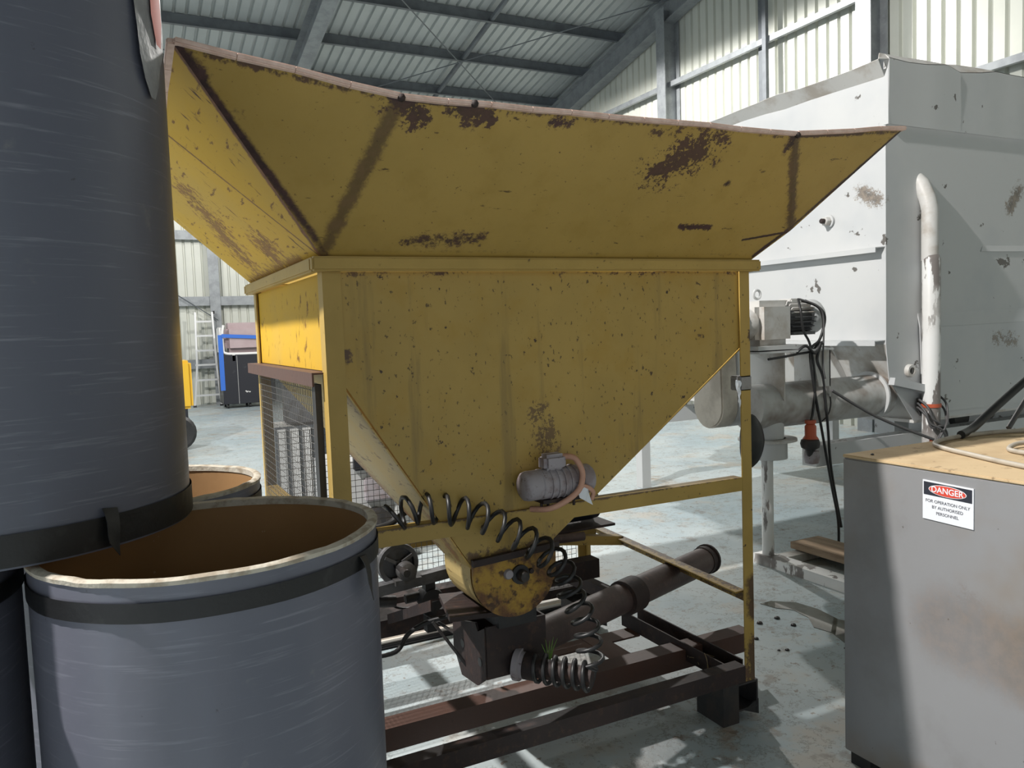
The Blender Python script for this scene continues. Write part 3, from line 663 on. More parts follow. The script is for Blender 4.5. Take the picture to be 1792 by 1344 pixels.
# ---------------------------------------------------------------- cardboard drums
def drum(cx, cy, z0, R, Hh, label, flap=None, inverted=False, top_open=True):
    t = empty('cardboard_drum', (cx, cy, z0), label, 'drum', 'large grey cardboard drums')
    N = 72
    wob = lambda a, z: R+.004*math.sin(2*a+z)+.003*math.sin(3*a+1.3)
    def shell(rf, zs, n=N):
        mb = MB(); vs = []; 
        for z in zs:
            for k in range(n):
                a = 2*math.pi*k/n; r = rf(a, z); vs.append((cx+r*math.cos(a), cy+r*math.sin(a), z0+z))
        fs = [(i*n+k, i*n+(k+1) % n, (i+1)*n+(k+1) % n, (i+1)*n+k) for i in range(len(zs)-1) for k in range(n)]
        return mb.add(vs, fs)
    ob('outer_skin', shell(wob, [0,.2,.5,.8,Hh-.1,Hh]), M_drum, t, smooth=60)
    ob('inner_liner', shell(lambda a, z: wob(a, z)-.013, [0.012,.3,.7,Hh-.001]), M_drumin, t, smooth=60)
    # torn rim edge
    rnd = random.Random(int(cx*1000)); jag = [rnd.uniform(-.0008,.0018) for _ in range(N)]
    mb = MB(); vs = []
    for k in range(N):
        a = 2*math.pi*k/N
        for (dr, dz) in ((.0025,-.007+.5*jag[k]),(.0035,0+jag[k]),(-.004,.004+jag[k]),(-.0155,.001+jag[k]),(-.0155,-.012)):
            r = wob(a, Hh)+dr; vs.append((cx+r*math.cos(a), cy+r*math.sin(a), z0+Hh+dz))
    fs = []
    for k in range(N):
        for j in range(4): fs.append((k*5+j, ((k+1) % N)*5+j, ((k+1) % N)*5+j+1, k*5+j+1))
    ob('rim', mb.add(vs, fs), M_drumrim, t, smooth=50)
    ob('base_disc', MB().lathe([(0,.002),(R-.016,.002),(R-.016,.012),(0,.012)], 48, 'Z', (cx,cy,z0)), M_drumin, t)
    def band(za, zb, off=.004): return shell(lambda a, z: wob(a, z)+off+.001*math.sin(9*a), [za, (za+zb)/2, zb])
    ob('tape_band', band(Hh-.063, Hh-.031), M_tapeblk, t, smooth=60)
    ob('tape_band', band(.004, .058), M_tapeblk, t, smooth=60)
    if flap:
        a, z = flap; r = wob(a, z)+.006; T = Vector((-math.sin(a), math.cos(a), 0)); Nn = Vector((math.cos(a), math.sin(a), 0)); c = Vector((cx, cy, z0))+Nn*r
        mb = MB(); mb.grid([c+T*.012+Vector((0,0,z+.02)), c-T*.016+Vector((0,0,z+.024)), c-T*.018+Nn*.022+Vector((0,0,z-.035)), c+T*.002+Nn*.018+Vector((0,0,z-.062))], 4, 5, .0012, lambda u, v: .003*math.sin(5*v))
        ob('tape_flap', mb, M_tapeblk, t, smooth=60)
    return t
DH = 1.23
drum(-.413, -.735, 0, .307, DH, 'open grey cardboard drum with black tape, nearest on the floor before the hopper', flap=(-.68, DH-.06))
drum(-.539, -.11, 0, .305, DH, 'open grey cardboard drum, mostly hidden behind the nearest open drum')
drum(-1.052, -.665, 0, .307, DH, 'grey cardboard drum in deep shade beneath the stacked upper drum')
UD = drum(-.765, -.520, DH+.009, .330, 1.22, 'tall grey cardboard drum stacked on top of the other drums at left', flap=(-.98, .05))
# torn film and orange label on the upper drum
def on_drum(cx, cy, R, a, z): return Vector((cx+R*math.cos(a), cy+R*math.sin(a), z))
def patch(poly, R, dz=0):
    """a curved patch on the upper drum: poly of (angle, z), fan filled by rows"""
    mb = MB(); rows = len(poly); n = 6; vs = []
    for (a0, a1, z) in poly:
        for i in range(n+1):
            a = a0+(a1-a0)*i/n; vs.append(on_drum(-.765,-.520,R+.0015*math.sin(11*a+30*z),a,z))
    return mb.add(vs, [(j*(n+1)+i, j*(n+1)+i+1, (j+1)*(n+1)+i+1, (j+1)*(n+1)+i) for j in range(rows-1) for i in range(n)])
ob('film_wrap', patch([(-.60,-.12,2.44),(-.60,-.14,2.32),(-.59,-.15,2.22),(-.58,-.17,2.17),(-.57,-.28,2.13),(-.53,-.36,2.09),(-.47,-.42,2.06)], .336), M_wrap, UD, smooth=60)
ob('paper_label', patch([(-.46,-.30,2.44),(-.44,-.27,2.30),(-.42,-.26,2.22),(-.36,-.28,2.17)], .340), M_orange, UD, smooth=60)

# ---------------------------------------------------------------- silver cabinet with danger sign
CX0, CX1, CY0, CY1, CZ0, CZ1 = 1.702, 2.80, -1.42, -.395, .0, 1.117
cb = empty('steel_cabinet', ((CX0+CX1)/2, (CY0+CY1)/2, 0), 'tall silver grey steel cabinet with a danger sign and dusty tan top', 'cabinet')
ob('body', MB().box((CX0,CY0,.045),(CX1,CY1,CZ1-.012)), M_cab, cb, bevel=.004)
ob('top', MB().box((CX0-.001,CY0-.001,CZ1-.011),(CX1,CY1+.001,CZ1)), M_cabtop, cb, bevel=.003)
for (x, y) in ((CX0+.05,CY1-.06),(CX0+.05,CY0+.06),(CX1-.05,CY1-.06),(CX1-.05,CY0+.06)):
    ob('foot', MB().box((x-.04,y-.04,0),(x+.04,y+.04,.046)), M_dark, cb)
sg = empty('danger_sign', (CX0, -.789, 1.014), None); sg.parent = cb; sg.location = Vector((CX0,-.789,1.014))-cb.location
SX = CX0-.001
def sq(y0, y1, z0, z1, d): return MB().box((SX-d, y0, z0), (SX, y1, z1))
sy0, sy1, sz0, sz1 = -.872, -.706, .951, 1.075
def skew(mb, k=.002):   # the sign hangs a little askew
    mb.v = [(v[0], v[1], v[2]+(v[1]-(-.789))*k/.166*2) for v in mb.v]; return mb
ob('sign_plate', skew(sq(sy0, sy1, sz0, sz1, .0030)), M_signw, sg)
ob('sign_header', skew(sq(sy0+.004, sy1-.004, sz1-.046, sz1-.005, .0036)), M_signb, sg)
def oval(cy_, cz_, ry, rz, d):
    n = 40; return MB().plate([(SX-d, cy_+ry*math.cos(2*math.pi*k/n), cz_+rz*math.sin(2*math.pi*k/n)) for k in range(n)], .0005, nX)
ob('sign_oval_edge', skew(oval(-.789, sz1-.0255, .062, .0175, .0040)), M_signw, sg)
ob('sign_oval', skew(oval(-.789, sz1-.0255, .0595, .0158, .0046)), M_signr, sg)
def text(body, size, cy_, cz_, d, m, bold=0.0):
    cu = bpy.data.curves.new('lettering', 'FONT'); cu.body = body; cu.size = size; cu.align_x = 'CENTER'; cu.align_y = 'CENTER'; cu.extrude = .0002; cu.offset = bold
    o = bpy.data.objects.new('tmp', cu); COL.objects.link(o)
    me = bpy.data.meshes.new_from_object(o.evaluated_get(bpy.context.evaluated_depsgraph_get()))
    bpy.data.objects.remove(o)
    mb = MB(); mb.v = [(SX-d-v.co.z, cy_-v.co.x, cz_+v.co.y) for v in me.vertices]; mb.f = [tuple(p_.vertices) for p_ in me.polygons]
    return ob('lettering', skew(mb), m, sg)
text('DANGER', .0262, -.789, sz1-.0255, .0050, M_signw, .0004)
text('FOR OPERATION ONLY', .0136, -.789, sz1-.064, .0036, M_signt)
text('BY AUTHORISED', .0136, -.789, sz1-.082, .0036, M_signt)
text('PERSONNEL', .0136, -.789, sz1-.100, .0036, M_signt)
zt = CZ1+.009
ob('beige_hose', MB().tube(smooth_path([(2.78,-.60,zt),(2.60,-.47,zt),(2.40,-.425,zt),(2.22,-.43,zt),(2.09,-.47,zt),(2.02,-.55,zt),(1.965,-.68,zt),(1.90,-.85,zt),(1.87,-1.0,zt),(1.92,-1.15,zt),(2.1,-1.25,zt),(2.35,-1.15,zt),(2.45,-.95,zt),(2.40,-.78,zt),(2.28,-.68,zt+.008),(2.17,-.69,zt),(2.12,-.76,zt),(2.14,-.90,zt),(2.3,-1.0,zt)], 8), .0085, 8), M_beige, smooth=60,
   label='beige hose lying in loose loops on the dusty cabinet top', cat='hose')
ob('power_cable', MB().tube(smooth_path([(2.30,-.43,CZ1+.016),(2.42,-.40,CZ1+.03),(2.6,-.38,CZ1+.10),(2.9,-.36,CZ1+.22),(3.3,-.34,CZ1+.36)], 6), .016, 10), M_black, smooth=60,
   label='thick black cable rising from the cabinet top to the right', cat='cable')
ob('conduit', MB().tube([(2.62,-.415,CZ1+.012),(3.2,-.36,CZ1+.46)], .010, 8), M_greycable, smooth=60,
   label='straight thin grey conduit leaning behind the thick black cable', cat='conduit')
for k, (x, y, r) in enumerate(((2.02,-.86,.009),(1.76,-.47,.006))):
    ob('grit_lump', MB().lathe([(0,0),(r,.001),(r*.9,r*.7),(r*.3,r),(0,r)], 7, 'Z', (x,y,CZ1)), M_dark if k else M_rail,
       label=['small brown lump of grit inside the beige hose loop', 'small dark lump of grit at the cabinet top corner'][k], cat='debris')

# ---------------------------------------------------------------- big white hopper behind
WX, WY, WX1, WY1 = 4.08, 1.295, 6.7, 4.3
wh = empty('white_hopper', (WX+1.2, WY+1.4, 0), 'huge chalky white steel hopper with chipped paint behind the yellow one', 'hopper')
def wavy(a, b, up_, n, amp, seed):
    rnd = random.Random(seed); a = Vector(a); b = Vector(b)
    return [a+(b-a)*(i/n)+Vector((0,0,1))*(rnd.uniform(-amp,amp) if 0 < i < n else 0)+Vector(up_)*(rnd.uniform(-amp,amp) if 0 < i < n else 0) for i in range(n+1)]
# upper band: front and left lips leaning outward with a dented top edge
def strip(lower, upper, t, name, m):
    mb = MB(); n = len(lower); vs = list(lower)+list(upper); d = Vector((0,0,0))
    a = Vector(lower[0]); nrm = (Vector(lower[-1])-a).cross(Vector(upper[0])-a).normalized()*t
    vs += [Vector(v)+nrm for v in lower]+[Vector(v)+nrm for v in upper]
    fs = [(i, i+1, n+i+1, n+i) for i in range(n-1)]+[(2*n+i+1, 2*n+i, 3*n+i, 3*n+i+1) for i in range(n-1)]
    fs += [(n+i, n+i+1, 3*n+i+1, 3*n+i) for i in range(n-1)]+[(0, n, 3*n, 2*n), (n-1, 3*n-1, 4*n-1, 2*n-1)]
    return ob(name, mb.add(vs, fs), m, wh, smooth=40)
N_ = 14
strip([(WX+(WX1-WX)*i/N_, WY-.022, 2.85) for i in range(N_+1)], wavy((WX,WY-.03,3.27),(WX1,WY-.03,3.30),(0,1,0),N_,.02,3), .006, 'upper_band', M_whitesteel)
strip([(WX, WY+(WY1-WY)*i/N_, 2.86) for i in range(N_+1)], wavy((WX-.002,WY,3.16),(WX-.002,WY1,3.22),(1,0,0),N_,.006,5), .006, 'upper_band', M_whitesteel)
strip(wavy((WX-.002,WY,3.16),(WX-.002,WY1,3.22),(1,0,0),N_,.006,5), wavy((WX-.10,WY-.03,3.25),(WX-.10,WY1,3.26),(1,0,0),N_,.010,8), .006, 'rolled_lip', M_whitedust)
strip(wavy((WX,WY-.03,3.27),(WX1,WY-.03,3.30),(0,1,0),N_,.02,3), wavy((WX+.02,WY+.02,3.31),(WX1,WY+.02,3.33),(0,1,0),N_,.012,4), .006, 'rolled_lip', M_whitedust)
ob('lip_corner', MB().plate([(WX-.002,WY-.03,3.26),(WX-.10,WY-.03,3.25),(WX-.03,WY+.02,3.31),(WX+.02,WY+.02,3.31)], .006), M_whitedust, wh)
ob('corner_post', MB().box((WX-.004,WY-.030,2.85),(WX+.012,WY+.006,3.262)), M_whitesteel, wh)
# body: left face, front face
ob('left_wall', MB().plate([(WX,WY,2.86),(WX,WY1,2.86),(WX,WY1,1.40),(WX,WY,1.40)], .006), M_whitesteel, wh)
ob('front_wall', MB().plate([(WX,WY,2.862),(WX1,WY,2.862),(WX1,WY,.86),(WX+.28,WY,.86),(WX+.03,WY,1.16),(WX,WY,1.40)], .006), M_whitesteel, wh)
ob('back_wall', MB().plate([(WX,WY1,3.2),(WX1,WY1,3.2),(WX1,WY1,.86),(WX+.3,WY1,.86),(WX,WY1,1.40)], .006), M_whitesteel, wh)
ob('right_wall', MB().plate([(WX1,WY,3.3),(WX1,WY1,3.2),(WX1,WY1,.86),(WX1,WY,.86)], .006), M_whitesteel, wh)
ob('sloping_floor', MB().plate([(WX,WY,1.40),(WX,WY1,1.40),(WX+.34,WY1,.86),(WX+.34,WY,.86)], .006), M_whitedust, wh)
ob('underside', MB().box((WX+.3,WY+.01,.84),(WX1,WY1,.86)), M_whitedust, wh)
# stiffening ledges on the left wall
def ledge(z, dpt, y0, y1):
    mb = MB(); mb.plate([(WX-dpt,y0+.02,z),(WX-dpt,y1,z),(WX,y1,z+.004),(WX,y0,z+.004)], .006); mb.box((WX-dpt,y0+.02,z-.028),(WX-dpt+.006,y1,z))
    return ob('ledge', mb, M_whitesteel, wh)
ledge(2.045, .07, WY, WY1); ledge(1.42, .08, WY, WY1)
for y in (1.75, 2.15, 2.6): ob('gusset_bar', MB().bar((WX-.06,y,1.40),(WX+.26,y+.0,.98),.05,.012,Y), M_whitedust, wh)
ob('seam_strip', MB().box((WX+.10,WY-.004,2.02),(WX+.5,WY,2.05)), M_whitesteel, wh)
strip([(WX+1.05,WY-.001,2.10),(WX1,WY-.001,2.12)], [(WX+1.0,WY-.014,2.03),(WX1,WY-.014,2.05)], .006, 'pressed_fold', M_whitesteel)
strip([(WX+.32,WY-.018,1.50),(WX1,WY-.018,1.52)], [(WX+.32,WY-.001,1.60),(WX1,WY-.001,1.62)], .006, 'pressed_fold', M_whitesteel)
ob('lower_skirt', MB().plate([(WX+.32,WY-.018,1.50),(WX1,WY-.018,1.52),(WX1,WY-.012,.90),(WX+.36,WY-.012,.90)], .006), M_whitesteel, wh)
# bolt on the left wall, bung hole on the front
bt = empty('wall_bolt', (0,0,0)); bt.parent = wh; bt.location = Vector((WX,1.75,2.28))-wh.location
ob('washer', MB().lathe([(.012,-.012),(.045,-.012),(.045,0),(.012,0)], 20, 'X', (WX-.006,1.75,2.28)), M_whitesteel, bt, smooth=40)
ob('nut', MB().lathe([(0,-.055),(.027,-.055),(.032,-.050),(.032,-.012),(0,-.012)], 6, 'X', (WX-.006,1.75,2.28)), M_whitedust, bt)
ob('bolt_shank', MB().lathe([(0,-.085),(.014,-.085),(.018,-.08),(.018,-.05),(0,-.05)], 12, 'X', (WX-.006,1.75,2.28)), M_rust, bt)
ob('bung_ring', MB().lathe([(.024,-.03),(.04,-.03),(.045,-.02),(.045,0),(.024,0)], 20, 'Y', (WX+.225,WY-.006,1.21), closed=True), M_whitedust, wh, smooth=40)
ob('bung_hole', MB().lathe([(0,-.004),(.026,-.004),(.026,0)], 16, 'Y', (WX+.225,WY-.006,1.21)), M_black, wh)
# upright pipe elbowing into the front face
PX, PY = 4.435, 1.213
ob('upright_pipe', MB().tube([(PX,PY,0),(PX,PY,1.96),(PX,PY,1.985),(PX,PY+.004,2.002)], [.058,.058,.050,.02], 24), M_white, wh, smooth=50)
ob('pipe_cover', MB().tube([(PX,PY+.01,1.955),(PX,PY+.01,2.30),(PX,PY+.03,2.38),(PX,PY+.075,2.48),(PX,PY+.14,2.55)], [.054,.054,.054,.052,.048], 24), M_whitedust, wh, smooth=50)
ob('pipe_bracket', MB().bar((4.11,1.27,1.15),(4.40,1.24,1.085),.05,.05), M_whitesteel, wh)
# base frame
ob('base_beam', MB().box((3.50,1.36,.62),(6.9,1.48,.76)), M_whitesteel, wh); ob('base_beam', MB().box((4.5,1.55,.72),(6.9,1.72,.84)), M_whitesteel, wh)
ob('base_beam', MB().box((3.9,3.9,.62),(6.9,4.02,.76)), M_whitesteel, wh)
for (x, y) in ((6.6,1.42),(4.0,3.96),(6.6,3.96),(4.6,1.42)): ob('support_leg', MB().box((x-.05,y-.05,0),(x+.05,y+.05,.84)), M_whitesteel, wh)
ob('dark_hub', MB().tube([(5.2,1.5,.80),(5.2,1.75,.80)], .09, 16), M_black, wh, smooth=40)

# ---------------------------------------------------------------- screw conveyor at its foot
TY, TZ = 1.48, 1.038
sc = empty('screw_conveyor', (3.2, TY, 0), 'dusty white screw conveyor tube with electric motor, belt guard and down spout', 'conveyor')
ob('auger_tube', MB().lathe([(0,3.02),(.145,3.02),(.145,4.25),(0,4.25)], 40, 'X', (0,TY,TZ)), M_tubew, sc, smooth=40)
ob('tube_clamp', MB().lathe([(.145,3.60),(.150,3.60),(.150,3.607),(.145,3.607)], 40, 'X', (0,TY,TZ), closed=True), M_dark, sc)
ob('tube_flange', MB().lathe([(.145,4.14),(.17,4.14),(.17,4.155),(.145,4.155)], 40, 'X', (0,TY,TZ), closed=True), M_whitesteel, sc)
# belt guard: rounded upright box
n = 14
gp = [(TY+.135*math.cos(t), 1.07+.135*math.sin(t)) for t in [math.pi+math.pi*k/n for k in range(n+1)]]+[(TY+.115*math.cos(t), 1.60+.115*math.sin(t)) for t in [math.pi*k/n for k in range(n+1)]]
ob('belt_guard', MB().plate([(2.70,y,z) for y, z in gp], .13, nX), M_guard, sc, bevel=.01, smooth=40)
ob('guard_cover', MB().plate([(2.832,y,z) for y, z in gp], .09, nX), M_whitesteel, sc, bevel=.006, smooth=40)
# gearbox and motor
ob('gearbox', MB().box((3.02,TY-.12,1.43),(3.32,TY+.12,1.715)), M_whitedust, sc, bevel=.04, smooth=50)
ob('gearbox_foot', MB().box((2.98,TY-.15,1.405),(3.40,TY+.15,1.43)), M_whitesteel, sc)
ob('bearing_cover', MB().lathe([(0,2.93),(.09,2.93),(.105,2.95),(.105,3.03),(0,3.03)], 24, 'X', (0,TY,1.57)), M_whitedust, sc, smooth=40)
ob('lifting_eye', MB().tube([(3.09+.028*math.cos(t),TY-.03,1.755+.028*math.sin(t)) for t in [2*math.pi*k/16 for k in range(16)]], .008, 6, closed=True), M_whitesteel, sc, smooth=50)
mo = empty('motor', (0,0,0)); mo.parent = sc; mo.location = Vector((3.45,TY,1.6))-sc.location
ob('motor_body', MB().lathe([(0,3.31),(.085,3.31),(.085,3.52),(0,3.52)], 28, 'X', (0,TY,1.605)), M_grey, mo, smooth=40)
for k in range(22):
    a = 2*math.pi*k/22
    if abs(math.sin(a/2)) < .1: continue
    c, s_ = math.cos(a), math.sin(a)
    ob('cooling_fin', MB().bar((3.33,TY+.098*c,1.605+.098*s_), (3.52,TY+.098*c,1.605+.098*s_), .007, .03, (0,c,s_)), M_whitedust if s_ > .1 else M_grey, mo)
ob('fan_cowl', MB().lathe([(0,3.51),(.108,3.51),(.112,3.52),(.112,3.60),(.095,3.625),(0,3.63)], 28, 'X', (0,TY,1.605)), M_whitesteel, mo, smooth=40)
ob('terminal_box', MB().box((3.36,TY-.05,1.69),(3.47,TY+.07,1.725)), M_whitedust, mo, bevel=.008)
ob('motor_foot', MB().box((3.33,TY-.10,1.49),(3.52,TY+.10,1.51)), M_grey, mo)
# cradle
ob('cradle_plate', MB().box((2.98,TY-.16,1.385),(3.62,TY+.16,1.397)), M_whitesteel, sc)
for x in (3.20, 3.60):
    mb = MB(); mb.plate([(x,TY-.15,1.385),(x,TY+.15,1.385),(x,TY+.15,1.12),(x,TY+.10,1.14),(x,TY-.10,1.14),(x,TY-.15,1.08)], .010, X)
    ob('cradle_web', mb, M_whitedust, sc)
ob('cradle_web', MB().plate([(3.42,TY-.15,1.385),(3.60,TY-.15,1.385),(3.60,TY-.15,1.15),(3.50,TY-.15,1.15)], .010, nY), M_whitedust, sc)
# outlet with rubber flap, flange and socket
ob('outlet', MB().lathe([(.105,.955),(.105,.83),(.115,.83)], 28, 'Z', (3.19,TY,0)), M_whitesteel, sc, smooth=40)
ob('outlet_flange', MB().lathe([(.02,.83),(.185,.83),(.185,.815),(.02,.815)], 28, 'Z', (3.19,TY,0), closed=True), M_whitedust, sc, smooth=40)
mb = MB(); mb.lathe([(0,-.035),(.055,-.033),(.095,-.022),(.108,0),(.095,.022),(.055,.033),(0,.035)], 28, 'Y', (0,0,0))
mb.v = [(2.895+v[0]*.85+.03*v[2], TY-.175+v[1]+.15*abs(v[2]), .855+v[2]*1.55) for v in mb.v]
ob('rubber_flap', mb, M_black, sc, smooth=60)
ob('socket', MB().lathe([(0,.815),(.125,.815),(.125,.70),(.05,.69),(0,.69)], 28, 'Z', (3.19,TY,0)), M_whitesteel, sc, smooth=40)
ob('support_post', MB().lathe([(.038,.70),(.038,0),(0,0)], 20, 'Z', (3.185,TY,0)), M_white, sc, smooth=40)
ob('nozzle', MB().lathe([(0,2.87),(.02,2.87),(.02,2.93),(0,2.93)], 12, 'X', (0,TY-.05,1.26)), M_dark, sc, smooth=40)
# skid that the post stands on
sk = empty('timber_skid', (3.3, 1.1, 0), 'low weathered white skid under the conveyor support post', 'skid')
ob('runner', MB().box((3.13,.35,.0),(3.24,1.56,.062)), M_white, sk); ob('runner', MB().box((3.62,.35,.0),(3.72,1.56,.062)), M_white, sk)
ob('cross_piece', MB().box((3.24,1.38,.005),(3.62,1.47,.055)), M_whitedust, sk)
ob('timber_plank', MB().box((3.40,.45,.064),(3.66,1.50,.110), Matrix.Rotation(0, 4, 'Z')), M_timber, bevel=.004, label='short rough timber plank lying across the white skid', cat='plank')
# cables hanging from the motor, with an orange plug
cy_ = TY-.15
pc = empty('hanging_cable', (3.40, cy_, .66), 'tangle of black cables hanging from the conveyor motor with orange plug', 'cable')
ob('cable_strand', MB().tube(smooth_path([(3.37,TY-.1,1.72),(3.34,cy_,1.64),(3.36,cy_,1.52),(3.42,cy_,1.42),(3.46,cy_,1.2),(3.44,cy_,1.0),(3.415,cy_,.93)]), .008, 7), M_black, pc, smooth=60)
ob('cable_strand', MB().tube(smooth_path([(3.40,TY-.1,1.71),(3.50,cy_,1.66),(3.54,cy_,1.55),(3.50,cy_,1.45),(3.42,cy_,1.38),(3.45,cy_,1.15),(3.52,cy_,.85),(3.60,cy_,.5),(3.66,cy_,.25),(3.72,cy_+.05,.02)]), .009, 7), M_black, pc, smooth=60)
ob('cable_strand', MB().tube(smooth_path([(3.43,TY-.1,1.71),(3.52,cy_,1.65),(3.55,cy_,1.56),(3.46,cy_,1.40),(3.30,cy_,1.37),(3.05,cy_-.01,1.35)]), .008, 7), M_black, pc, smooth=60)
ob('cable_strand', MB().tube(smooth_path([(3.30,cy_,1.38),(3.36,cy_-.02,1.42),(3.44,cy_-.02,1.37),(3.50,cy_-.02,1.44),(3.47,cy_-.01,1.33),(3.53,cy_,1.20),(3.57,cy_,.9),(3.60,cy_,.6),(3.69,cy_,.2)]), .009, 7), M_black, pc, smooth=60)
ob('cable_strand', MB().tube(smooth_path([(3.38,TY-.1,1.72),(3.48,cy_-.01,1.67),(3.53,cy_-.01,1.58),(3.52,cy_-.01,1.30),(3.54,cy_-.01,1.2)]), .006, 7), M_greycable, pc, smooth=60)
pl = ob('plug', MB().lathe([(.012,.94),(.035,.94),(.035,.92),(.026,.915),(.036,.90),(.036,.84),(.05,.82),(.05,.76),(0,.76)], 20, 'Z', (3.415,cy_,0)), M_red, pc, smooth=40)
ob('plug_cap', MB().lathe([(.04,.82),(.056,.815),(.062,.79),(.056,.765),(.03,.75),(.02,.70),(.0,.68)], 20, 'Z', (3.40,cy_-.01,0)), M_dark, pc, smooth=40)
ob('plug_collar', MB().lathe([(0,.745),(.045,.74),(.05,.70),(.042,.66),(0,.65)], 20, 'Z', (3.425,cy_,0)), M_motor, pc, smooth=40)
# cable strung across to the pipe and bundled round it
bc = empty('bundled_cable', (PX, PY, .70), 'grey cable strung from the conveyor and looped around the white upright pipe', 'cable')
ob('cable_span', MB().tube(smooth_path([(3.60,TY-.16,1.12),(3.95,1.25,.92),(4.33,1.12,.75)], 5), .010, 7), M_greycable, bc, smooth=60)
for (sx, z0_, z1_, dy) in ((-1,1.06,.76,0),(1,1.04,.74,.006),(-1,1.00,.80,.012),(1,1.09,.72,.018),(-1,1.03,.70,.024)):
    xc = PX; q = .080+dy; yc = PY; z0_ -= .045; z1_ -= .045
    ob('cable_loop', MB().tube(smooth_path([(xc+sx*.02,yc+.066,z0_-.06),(xc+sx*.075,yc+.05,z0_),(xc+sx*q,yc-.03,z0_-.05),(xc+sx*(q-.012),yc-.062,z0_-.13),(xc+sx*.02,yc-q,(z0_+z1_)/2-.02),(xc-sx*.06,yc-.072,z1_+.03),(xc-sx*(.10+dy),yc-.04,z1_-.02)]), .0075, 7), M_greycable, bc, smooth=60)
ob('cable_tie', MB().lathe([(.060,.955),(.064,.955),(.064,.98),(.060,.98)], 24, 'Z', (PX,PY,0), closed=True), M_red, bc, smooth=40)
ob('cable_end', MB().tube([(PX-.11,PY-.08,.56),(PX-.11,PY-.08,.76)], .012, 8), M_red, bc, smooth=40)
# puddle
ob('puddle', MB().plate([(x,y,.003) for x, y in ((2.60,.95),(2.68,.95),(2.78,.86),(2.80,.72),(2.77,.56),(2.82,.44),(2.75,.28),(2.60,.22),(2.55,.33),(2.60,.45),(2.58,.55),(2.66,.66),(2.68,.78),(2.62,.86))], .0025, Z), M_water,
   label='shallow puddle of water on the floor left of the silver cabinet', cat='puddle')
for k in range(9):
    x, y = random.uniform(2.15,2.6), random.uniform(.05,.75); r = random.uniform(.008,.018)
    ob('dirt_clod', MB().lathe([(0,0),(r,.001),(r*.8,r*.6),(r*.25,r*.8),(0,r*.8)], 7, 'Z', (x,y,0)), M_dark, label='small dark dirt clod on the floor between the hopper frame and the puddle', cat='debris', group='dirt clods by the puddle')

# ---------------------------------------------------------------- things behind the hopper
tr = empty('tray', (1.1, 1.64, 0), 'long shallow white tray with dark rim lying behind the hopper', 'tray')
ob('tray_body', MB().box((.50,1.46,.02),(1.66,1.82,.06)), M_tray, tr, bevel=.015); ob('tray_rim', MB().box((.49,1.45,.0),(1.67,1.83,.022)), M_black, tr, bevel=.01)
sm = empty('switch_box_machine', (1.0, 3.1, 0), 'low white machine with grey switch boxes seen through the mesh guard', 'machine')
ob('machine_body', MB().box((.70,3.0,.0),(1.35,3.5,.72)), M_lightgrey, sm, bevel=.02)
ob('switch_box', MB().box((.93,2.94,.44),(1.12,3.0,.60)), M_motor, sm, bevel=.01); ob('switch_box', MB().box((.86,2.95,.66),(1.0,3.0,.78)), M_blackpaint, sm, bevel=.01)
ob('machine_plate', MB().box((1.14,2.96,.30),(1.30,3.0,.52)), M_whitesteel, sm, bevel=.01)
ob('dark_coupling', MB().lathe([(0,2.86),(.09,2.87),(.09,2.99),(0,2.99)], 18, 'Y', (1.0,0,.30)), M_dark, sm, smooth=40)
rc = empty('ribbed_tank', (1.1, 5.4, 0), 'grey tank standing on a white slatted base behind the wire guard', 'tank')
ob('tank', MB().lathe([(0,.62),(.28,.63),(.31,.66),(.31,1.0),(.25,1.12),(.1,1.18),(0,1.18)], 28, 'Z', (1.18,5.5,.12)), M_grey, rc, smooth=40)
for k in range(9): ob('slat', MB().box((.74+k*.115,5.12,.02),(.815+k*.115,5.14,.74)), M_cloth, rc)
ob('slat_frame', MB().box((.72,5.145,.02),(1.76,5.17,.76)), M_galvd, rc)
ob('tank_bed', MB().box((.74,5.17,.60),(1.74,5.85,.74)), M_whitedust, rc)
for x in (.77, 1.71): ob('bed_leg', MB().box((x-.03,5.78,0),(x+.03,5.84,.6)), M_whitedust, rc)
# ladder
ld_ = empty('step_ladder', (1.4, 17.7, 0), 'aluminium folding ladder leaning at the back wall', 'ladder')
YL_ = 17.75
for s_ in (-1, 1):
    top = (1.41+s_*.19, YL_+.18, 2.24); mid = (1.40+s_*.22, YL_+.06, .95); bot = (1.37+s_*.30, YL_-.05, .0)
    mb = MB(); mb.bar(mid, top, .04, .07, Y); mb.bar(bot, mid, .04, .07, Y); ob('stile', mb, M_alu, ld_)
    ob('rubber_foot', MB().box((bot[0]-.035,YL_-.10,0),(bot[0]+.035,YL_,.04)), M_black, ld_); ob('hinge', MB().box((top[0]-.01+s_*.03,YL_+.15,2.2),(top[0]+.01+s_*.05,YL_+.21,2.27)), M_black, ld_)
for z in (2.02,1.68,1.33,.99,.63,.27):
    f = z/2.24; hw = .30-.11*min(1, f*1.3); yc = YL_-.05+.23*f
    ob('rung', MB().box((1.385-hw,yc-.03,z-.022),(1.385+hw,yc+.03,z+.022)), M_alu, ld_)
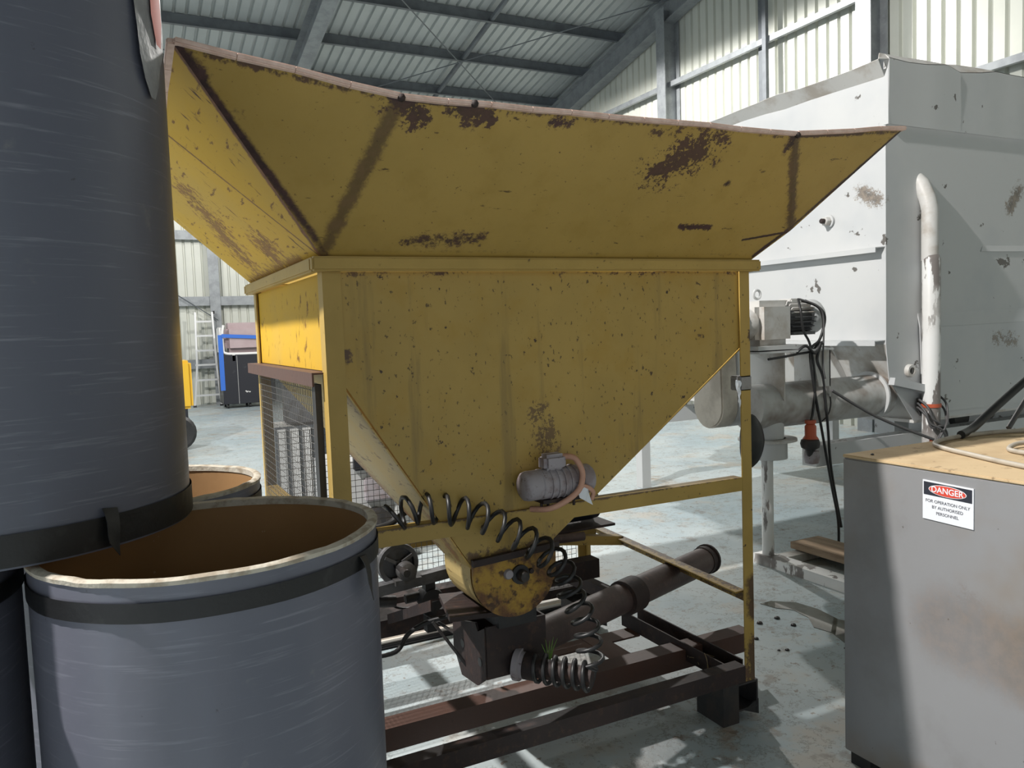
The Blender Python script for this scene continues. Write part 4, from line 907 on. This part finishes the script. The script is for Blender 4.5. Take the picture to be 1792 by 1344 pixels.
# crate with padded seat on top
ck = empty('black_crate', (2.1, 17.0, 0), 'tall black crate on castors standing beside the ladder', 'crate')
ob('crate_body', MB().box((1.60,16.6,.10),(2.75,17.35,1.22)), M_blackpaint, ck, bevel=.01)
ob('crate_seam', MB().box((1.93,16.594,.10),(1.938,16.6,1.20)), M_lightgrey, ck)
for x in (1.70,2.18,2.65):
    for y in (16.7,17.25): ob('castor', MB().lathe([(0,-.02),(.05,-.02),(.05,.02),(0,.02)], 14, 'X', (x,y,.05)), M_black, ck)
for (x, z) in ((2.08,.37),(2.12,.36),(2.16,.35),(2.10,.35)): ob('chalk_mark', MB().box((x,16.597,z),(x+.03,16.6,z+.02)), M_cloth, ck)
mt = empty('padded_seat', (2.1, 17.0, 1.22), 'mauve padded cushion with white piping on the black crate', 'cushion')
ob('cushion_body', MB().box((1.66,16.62,1.235),(2.8,17.33,1.95)), M_mauve, mt, bevel=.14, smooth=80)
ob('piping', MB().tube(smooth_path([(1.69,16.64,1.90),(1.655,16.64,1.7),(1.655,16.64,1.40),(1.70,16.64,1.265),(2.0,16.63,1.24),(2.8,16.63,1.24)]), .03, 8), M_cloth, mt, smooth=60)
ob('side_welt', MB().box((1.60,16.68,1.26),(1.66,17.3,1.86)), M_cloth, mt, bevel=.025, smooth=60)
ob('paper_tag', MB().box((1.84,16.60,1.08),(1.90,16.605,1.22)), M_cloth, mt)
st = MB(); st.bar((1.63,16.585,1.66),(2.8,16.585,1.58),.008,.08); st.bar((1.60,16.60,.42),(1.60,16.60,1.68),.10,.008,Y)
ob('tie_strap', st, M_blue, label='bright blue strap tied round the cushion and black crate', cat='strap')
# yellow machine at the left, almost hidden by the drum
ym = empty('yellow_trolley', (0, 10.2, 0), 'yellow machine with black tyre peeking out behind the stacked drum', 'machine')
ob('machine_body', MB().box((-.9,10.0,.60),(.43,10.7,1.30)), M_yelmach, ym, bevel=.04); ob('machine_base', MB().box((-.85,10.05,.42),(.35,10.65,.60)), M_blackpaint, ym)
for (x, y) in ((.19,10.05),(-.75,10.05),(.19,10.6),(-.75,10.6)):
    ob('tyre', MB().lathe([(.10,-.05),(.22,-.07),(.26,-.04),(.26,.04),(.22,.07),(.10,.05)], 22, 'Y', (x,y,.26)), M_black, ym, smooth=40)
# pallet trolley far right behind
pt = empty('pallet_trolley', (7.6, 9.0, 0), 'low silver trolley on the floor far behind the screw conveyor', 'trolley')
ob('trolley_bed', MB().box((7.2,8.7,.22),(8.4,9.5,.34)), M_lightgrey, pt, bevel=.02); ob('trolley_post', MB().box((8.0,8.7,.34),(8.4,9.0,.95)), M_whitesteel, pt, bevel=.02)
for (x, y) in ((7.3,8.75),(7.3,9.4),(8.3,8.75),(8.3,9.4)): ob('wheel', MB().lathe([(0,-.04),(.11,-.04),(.11,.04),(0,.04)], 16, 'Y', (x,y,.11)), M_black, pt, smooth=40)
